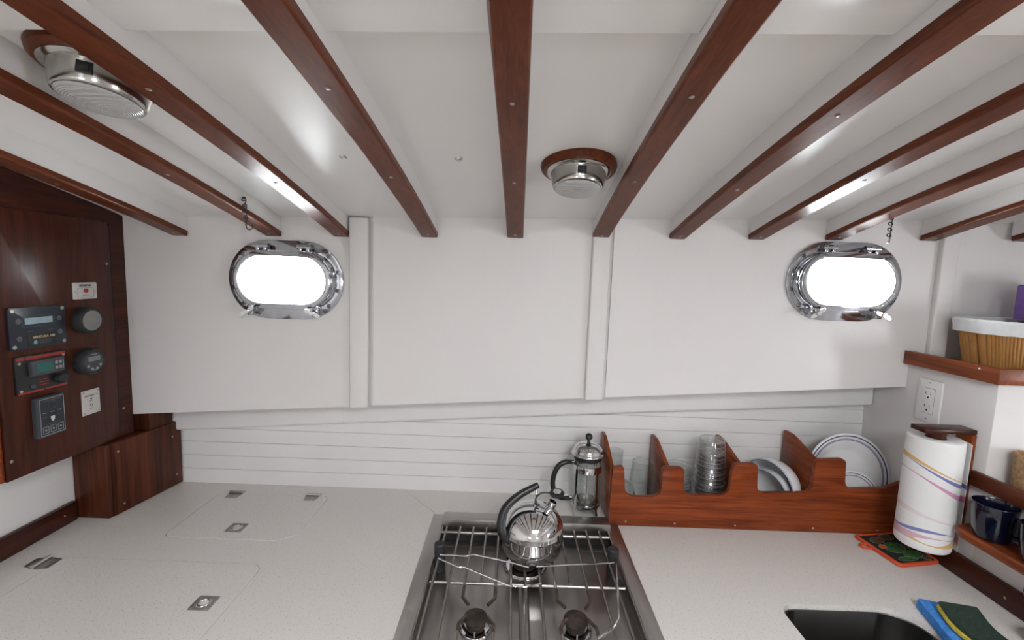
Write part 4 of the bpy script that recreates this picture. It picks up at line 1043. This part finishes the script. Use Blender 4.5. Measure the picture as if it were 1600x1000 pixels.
for v in (0.017, -0.017):
    MB().box(-0.0075, -0.0062, v-0.001, v+0.007, 0.0068, 0.0075, 0, 1, OA).build('slot', 'dark', fc); MB().box(0.0062, 0.0075, v-0.001, v+0.007, 0.0068, 0.0075, 0, 1, OA).build('slot', 'dark', fc)
    MB().box(-0.0092, -0.0062, v+0.0025, v+0.0038, 0.0068, 0.0075, 0, 1, OA).build('slot', 'dark', fc)
    MB().lathe([(0, 0.0075), (0.0026, 0.0075), (0.0026, 0.0068), (0, 0.0068)], 12, OA @ Matrix.Translation((0, v-0.008, 0))).build('ground_hole', 'dark', fc)
for v in (0.0485, -0.0485): MB().lathe([(0, 0.0068), (0.002, 0.0066), (0.0024, 0.0055), (0, 0.0055)], 12, OA @ Matrix.Translation((0, v, 0))).build('screw', 'screw', ot)

TX, TY = 1.041, 1.074
th = thing('towel_holder', 'small mahogany wall bracket holding the paper towel roll', 'holder', (BX, TY, 1.25))
MB().box(0.994, BX-0.0005, TY-0.021, TY+0.021, 1.2515, 1.2635, 0.0025).build('top_arm', 'darky', th)
MB().box(BX-0.0115, BX-0.0005, TY-0.021, TY+0.021, 1.02, 1.251, 0.002).build('back_plate', 'mahy', th)
MB().lathe([(0, 1.2512), (0.019, 1.2512), (0.019, 1.206), (0.017, 1.203), (0, 1.203)], 24, Matrix.Translation((TX, TY, 0))).build('peg', 'darky', th)
tw = thing('paper_towel_roll', 'white paper towel roll printed with yellow, blue and pink waves', 'paper towel', (TX, TY, 0))
RT = 0.0545
rollp = [(0.021, 1.2365), (0.051, 1.2385), (0.0535, 1.2365), (RT, 1.232), (RT+0.0005, 1.10), (RT+0.001, 0.985), (RT, 0.969), (0.0525, 0.9655), (0.021, 0.966), (0.021, 1.2365)]
MB().lathe(rollp, 72, Matrix.Translation((TX, TY, 0))).build('roll', 'towel', tw, ang=1.0)
MB().lathe([(0.0208, 1.2362), (0.0198, 1.2362), (0.0198, 0.9663), (0.0208, 0.9663), (0.0208, 1.2362)], 32, Matrix.Translation((TX, TY, 0))).build('card_core', 'cork', tw)
rg = []
for k in range(7):                                      # loose end of the sheet
    q = -0.35 - k*0.07; r_ = RT + 0.0012 + 0.0012*k
    rg.append([Vector((TX + r_*math.cos(q), TY + r_*math.sin(q), 1.2355)), Vector((TX + (r_+0.0008)*math.cos(q), TY + (r_+0.0008)*math.sin(q), 1.2355)),
               Vector((TX + (r_+0.0008)*math.cos(q), TY + (r_+0.0008)*math.sin(q), 0.969)), Vector((TX + r_*math.cos(q), TY + r_*math.sin(q), 0.969))])
mb = MB(); mb.loft(rg); mb.build('loose_sheet', 'towel', tw)

us = thing('upper_shelf', 'high corner shelf edged with a thick mahogany fiddle rail', 'shelf', (BX, 1.14, 1.387))
MB().box(BX+0.001, RX-0.002, CYR+0.001, WY-0.0005, 1.3875, 1.398).build('shelf_board', 'white', us)
MB().prism(rpoly([(BX-0.017, WY-0.0005), (BX-0.017, CYR-0.013), (RX-0.005, CYR-0.013), (RX-0.005, CYR+0.006), (BX+0.002, CYR+0.006), (BX+0.002, WY-0.0005)], [0.002, 0.003, 0, 0, 0, 0.002], 3), 0, 0.036, XY(1.3845), bev=0.005, seg=3).build('fiddle_rail', 'mahy', us)
screw(us, (BX-0.0172, 1.055, 1.412), (-1, 0, 0.2), 0.003)
ms = thing('middle_shelf', 'open shelf with a straight mahogany fiddle rail above the blue mugs', 'shelf', (BX, 0.9, 1.13))
MB().box(BX+0.001, RX-0.01, 0.31, CYR-0.0005, 1.1375, 1.146).build('shelf_board', 'white', ms)
MB().box(BX-0.014, BX-0.0005, 0.31, 1.046, 1.133, 1.169, 0.003, 3).build('fiddle_rail', 'mah', ms)
gs = thing('mug_shelf', 'narrow round-ended mahogany shelf carrying the blue mugs', 'shelf', (BX, 0.9, 1.03))
MB().prism(rpoly([(BX-0.0005, 0.31), (BX-0.0005, 1.030), (1.042, 1.010), (1.038, 0.31)], [0, 0.006, 0.034, 0], 10), 0, 0.020, XY(1.030), bev=0.0075, seg=4).build('shelf_board', 'mahy', gs)
def mug(x, y, label):
    z = 1.0505
    t = thing('mug', label, 'mug', (x, y, z), 'cobalt blue mugs')
    p = [(0, 0), (0.026, 0), (0.029, 0.003), (0.033, 0.02), (0.0365, 0.05), (0.038, 0.077), (0.0375, 0.0785), (0.0362, 0.0785), (0.0355, 0.077), (0.034, 0.05), (0.030, 0.02), (0.026, 0.007), (0, 0.006)]
    MB().lathe(p, 48, Matrix.Translation((x, y, z)) @ Matrix.Scale(1.02, 4)).build('cup', 'cobalt', t)
    q = 5.1
    u = Vector((math.cos(q), math.sin(q), 0))
    MB().tube(smoothpath([Vector((x, y, z+0.060)) + u*0.0345, Vector((x, y, z+0.060)) + u*0.046, Vector((x, y, z+0.042)) + u*0.052, Vector((x, y, z+0.022)) + u*0.044, Vector((x, y, z+0.018)) + u*0.030], 5), 0.0045, 10).build('handle', 'cobalt', t)
mug(1.0795, 0.957, 'dark cobalt blue mug, whole one at the end of the shelf')
mug(1.0785, 0.858, 'dark cobalt blue mug cut off by the right picture edge')
t = thing('cork_canister', 'cork canister on the middle shelf at the right edge', 'canister', (1.182, 0.955, 1.146))
MB().lathe([(0, 0), (0.036, 0), (0.037, 0.002), (0.040, 0.085), (0.0385, 0.087), (0.036, 0.085), (0.034, 0.006), (0, 0.005)], 40, Matrix.Translation((1.182, 0.975, 1.1465))).build('canister_wall', 'cork', t)
MB().lathe([(0, 0.070), (0.0355, 0.070), (0.0355, 0.073), (0, 0.074)], 36, Matrix.Translation((1.182, 0.975, 1.1465))).build('canister_lid', 'cork', t)

# basket with linen liner
bk = thing('basket', 'slatted wooden basket with white linen liner on the upper shelf', 'basket', (1.31, 1.14, 1.398))
BCX, BCY = 1.352, 1.1435
def sup(a, b_, q, e=0.55):
    c, s = math.cos(q), math.sin(q)
    return a*math.copysign(abs(c)**e, c), b_*math.copysign(abs(s)**e, s)
NS = 84; zb0, zt0 = 1.3985, 1.502
def bpt(q, t, off=0.0):
    a = 0.158 + 0.022*t + off; b_ = 0.084 + 0.014*t + off
    x, y = sup(a, b_, q)
    return Vector((BCX+x, BCY+y, zb0 + (zt0-zb0)*t))
for k in range(NS):
    q0 = 2*PI*(k+0.05)/NS; q1 = 2*PI*(k+0.95)/NS; qm = (q0+q1)/2
    if math.sin(qm) > 0.35: continue                   # back of the basket stays plain
    rg = []
    for t_ in (0.0, 0.5, 1.0):
        rg.append([bpt(q0, t_, -0.003), bpt(q1, t_, -0.003), bpt(q1, t_, 0.0), bpt(qm, t_, 0.0014), bpt(q0, t_, 0.0)])
    mb = MB(); mb.loft(rg); mb.build('slat', 'bamboo', bk)
mb = MB(); mb.loft([[bpt(2*PI*k/60, t_, -0.004) for k in range(60)] for t_ in (0.0, 0.5, 1.0)]); mb.build('inner_wall', 'bamboo', bk)
mb = MB()
rg = []
for t_, off, w in ((0.87, 0.006, 0.0012), (0.90, 0.006, 0.0010), (1.0, 0.005, 0.0006), (1.16, 0.005, 0.001), (1.21, 0.001, 0.001), (1.19, -0.006, 0.001), (0.95, -0.010, 0.0)):
    rg.append([bpt(2*PI*k/120, t_, off + w*math.sin(k*1.35) ) + Vector((0, 0, w*0.5*math.sin(k*0.9))) for k in range(120)])
mb.loft(rg, caps=False); mb.build('linen_liner', 'linen', bk)
pf = thing('plastic_bag', 'crumpled clear plastic bag lying in the basket', 'bag', (BCX, BCY, 1.5))
mb = MB(); rg = []
for i in range(9):
    s = 1 - i/8*0.98
    rg.append([Vector((BCX + sup(0.160*s, 0.078*s, 2*PI*k/48)[0], BCY + sup(0.160*s, 0.078*s, 2*PI*k/48)[1], 1.5095 + 0.012*(1-s) + (random.random()-0.5)*0.008*(1 if i else 0))) for k in range(48)])
mb.loft(rg); mb.build('bag_film', 'film', pf, ang=0.2)
pb = thing('purple_box', 'purple card box standing in the basket at right edge', 'box', (1.37, 1.17, 1.52))
MB().box(1.328, 1.45, 1.155, 1.205, 1.524, 1.611, 0.001).build('carton', 'purple', pb)
MB().box(1.330, 1.448, 1.157, 1.203, 1.6095, 1.6135, 0.0005).build('top_flap', 'navyface', pb)
MB().prism(circle(1.344, 1.541, 0.0055, 14), 0, 0.0006, XZ(1.1543)).build('print_spot', 'lilac', pb); MB().prism(circle(1.352, 1.536, 0.007, 14), 0, 0.0006, XZ(1.1541)).build('print_spot', 'lilac', pb)
MB().prism([(1.336+0.010*math.cos(q)+0.008, 1.592+0.006*math.sin(q)) for q in [2*PI*k/20 for k in range(20)]], 0, 0.0006, XZ(1.1543)).build('print_oval', 'navyface', pb)

# ------------------------------------------------------------------ things on the right counter
pc = [(0.973, 1.193), (0.990, 1.068), (1.103, 1.088), (1.094, 1.2125)]
ph = thing('pot_holder', 'quilted pot holder with orange binding and green motif on counter', 'pot holder', (1.04, 1.14, CT))
PF = XY(CT)
MB().prism(rpoly(pc, 0.006), 0.0008, 0.0085, PF, bev=0.002).build('quilted_pad', 'blackcloth', ph)
edge = rpoly(pc, 0.008, 5); edge = [(p[0], p[1], CT+0.0055) for p in edge]
MB().tube(edge, 0.0048, 10, True).build('binding', 'orange', ph)
e0 = Vector((0.979, 1.150, CT+0.0045))
MB().tube([e0 + Vector((-0.013 + 0.013*math.cos(q), -0.002+0.010*math.sin(q), 0.001)) for q in [2*PI*k/20 for k in range(20)]], 0.0028, 8, True).build('hanging_loop', 'orange', ph)
def blob(cx, cy, a, b_, rot, n=22): return [(cx + a*math.cos(2*PI*k/n)*math.cos(rot) - b_*math.sin(2*PI*k/n)*math.sin(rot), cy + a*math.cos(2*PI*k/n)*math.sin(rot) + b_*math.sin(2*PI*k/n)*math.cos(rot)) for k in range(n)]
for (cx, cy, a, b_, rot, mt, z) in ((1.035, 1.140, 0.030, 0.020, 0.5, 'greencloth', 0.0086), (1.060, 1.112, 0.026, 0.015, 0.3, 'greencloth', 0.0089), (1.015, 1.172, 0.022, 0.012, 0.4, 'browncloth', 0.0086), (1.052, 1.188, 0.022, 0.012, 0.2, 'browncloth', 0.0086), (1.078, 1.150, 0.016, 0.012, 0.8, 'browncloth', 0.0086), (1.030, 1.092, 0.026, 0.008, 0.15, 'greencloth', 0.0086), (1.084, 1.100, 0.010, 0.008, 0.2, 'browncloth', 0.0086), (1.006, 1.142, 0.012, 0.008, 0.6, 'orange', 0.0090)):
    p = MB().prism(blob(cx, cy, a, b_, rot), z-0.001, z+0.0005, PF).build('applique', mt, ph)
    MB().tube([(q[0], q[1], CT+z+0.0005) for q in blob(cx, cy, a+0.0008, b_+0.0008, rot)], 0.0006, 5, True).build('stitching', 'stitch', ph)

def pillow_box(L, W_, H, A, wave=0.0, nx=24, ny=8):
    rg = []
    for i in range(nx+1):
        u = (i/nx-0.5)*L; r = []
        zc = wave*math.sin(i/nx*PI*2.2+0.6)
        sh = 0.004*math.sin(i/nx*7)*(1 if wave else 0)
        for (v, z) in ([(-W_/2, 0.0015), (-W_/2-0.0005, H*0.5), (-W_/2+0.001, H-0.0015), (-W_/2+0.003, H)] + [(-W_/2+0.003+(W_-0.006)*k/6, H) for k in range(1, 6)] + [(W_/2-0.003, H), (W_/2-0.001, H-0.0015), (W_/2+0.0005, H*0.5), (W_/2, 0.0015), (W_/2-0.003, 0), (-W_/2+0.003, 0)]):
            r.append(A @ Vector((v+sh, u, z+zc)))
        rg.append(r)
    mb = MB(); mb.loft(rg); return mb
sr = -0.30
b1 = thing('blue_sponge', 'bright blue cleaning sponge on the counter beside the sink', 'sponge', (0.945, 0.87, CT))
BA = Matrix.Translation((0.9245, 0.834, CT+0.0005)) @ Matrix.Rotation(sr, 4, 'Z')
pillow_box(0.17, 0.088, 0.022, BA).build('sponge_block', 'bluesponge', b1)
y1 = thing('scrub_sponge', 'yellow sponge with dark green scouring pad lying on the blue sponge', 'sponge', (0.945, 0.83, CT+0.023))
YA = Matrix.Translation((0.9265, 0.806, CT+0.0265)) @ Matrix.Rotation(sr+0.08, 4, 'Z')
pillow_box(0.160, 0.068, 0.010, YA, 0.002).build('sponge_layer', 'yellowsponge', y1)
pillow_box(0.160, 0.069, 0.006, YA @ Matrix.Translation((0.003, 0, 0.0112)), 0.002).build('scouring_layer', 'greenpad', y1)
cu = thing('white_cup', 'white cup with dark rim at the lower right corner', 'cup', (1.045, 0.79, CT))
MB().lathe([(0, 0.001), (0.020, 0.001), (0.022, 0.003), (0.030, 0.038), (0.0315, 0.045), (0.0305, 0.046), (0.0285, 0.040), (0.020, 0.006), (0, 0.005)], 36, Matrix.Translation((1.058, 0.815, CT)) @ Matrix.Scale(0.8, 4)).build('cup_body', 'porcelain', cu)
MB().lathe([(0.0308, 0.0453), (0.0318, 0.0462), (0.0308, 0.0468), (0.030, 0.0462), (0.0308, 0.0453)], 36, Matrix.Translation((1.058, 0.815, CT)) @ Matrix.Scale(0.8, 4)).build('cup_rim', 'bluering', cu)
hk = thing('wall_hook', 'tiny black and chrome hook on the right bulkhead above baseboard', 'hook', (BX, 0.905, 0.955))
MB().box(BX-0.004, BX-0.0005, 0.893, 0.913, 0.957, 0.969, 0.001).build('hook_plate', 'black', hk)
MB().tube(smoothpath([(BX-0.004, 0.902, 0.964), (BX-0.010, 0.902, 0.963), (BX-0.013, 0.902, 0.957), (BX-0.010, 0.902, 0.9545)], 4), 0.0014, 8).build('hook_wire', 'chrome', hk)
# settee across the aisle, behind the camera
se = thing('settee', 'cream settee on the far side of the cabin behind viewpoint', 'sofa', (0.5, -2.0, 0))
MB().box(-1.0, 2.0, BY+0.002, -1.75, 0.0, 0.32, 0.01).build('base', 'white', se); MB().box(-1.0, 2.0, BY+0.002, -1.72, 0.321, 0.45, 0.03, 3).build('cushion', 'cushion', se)
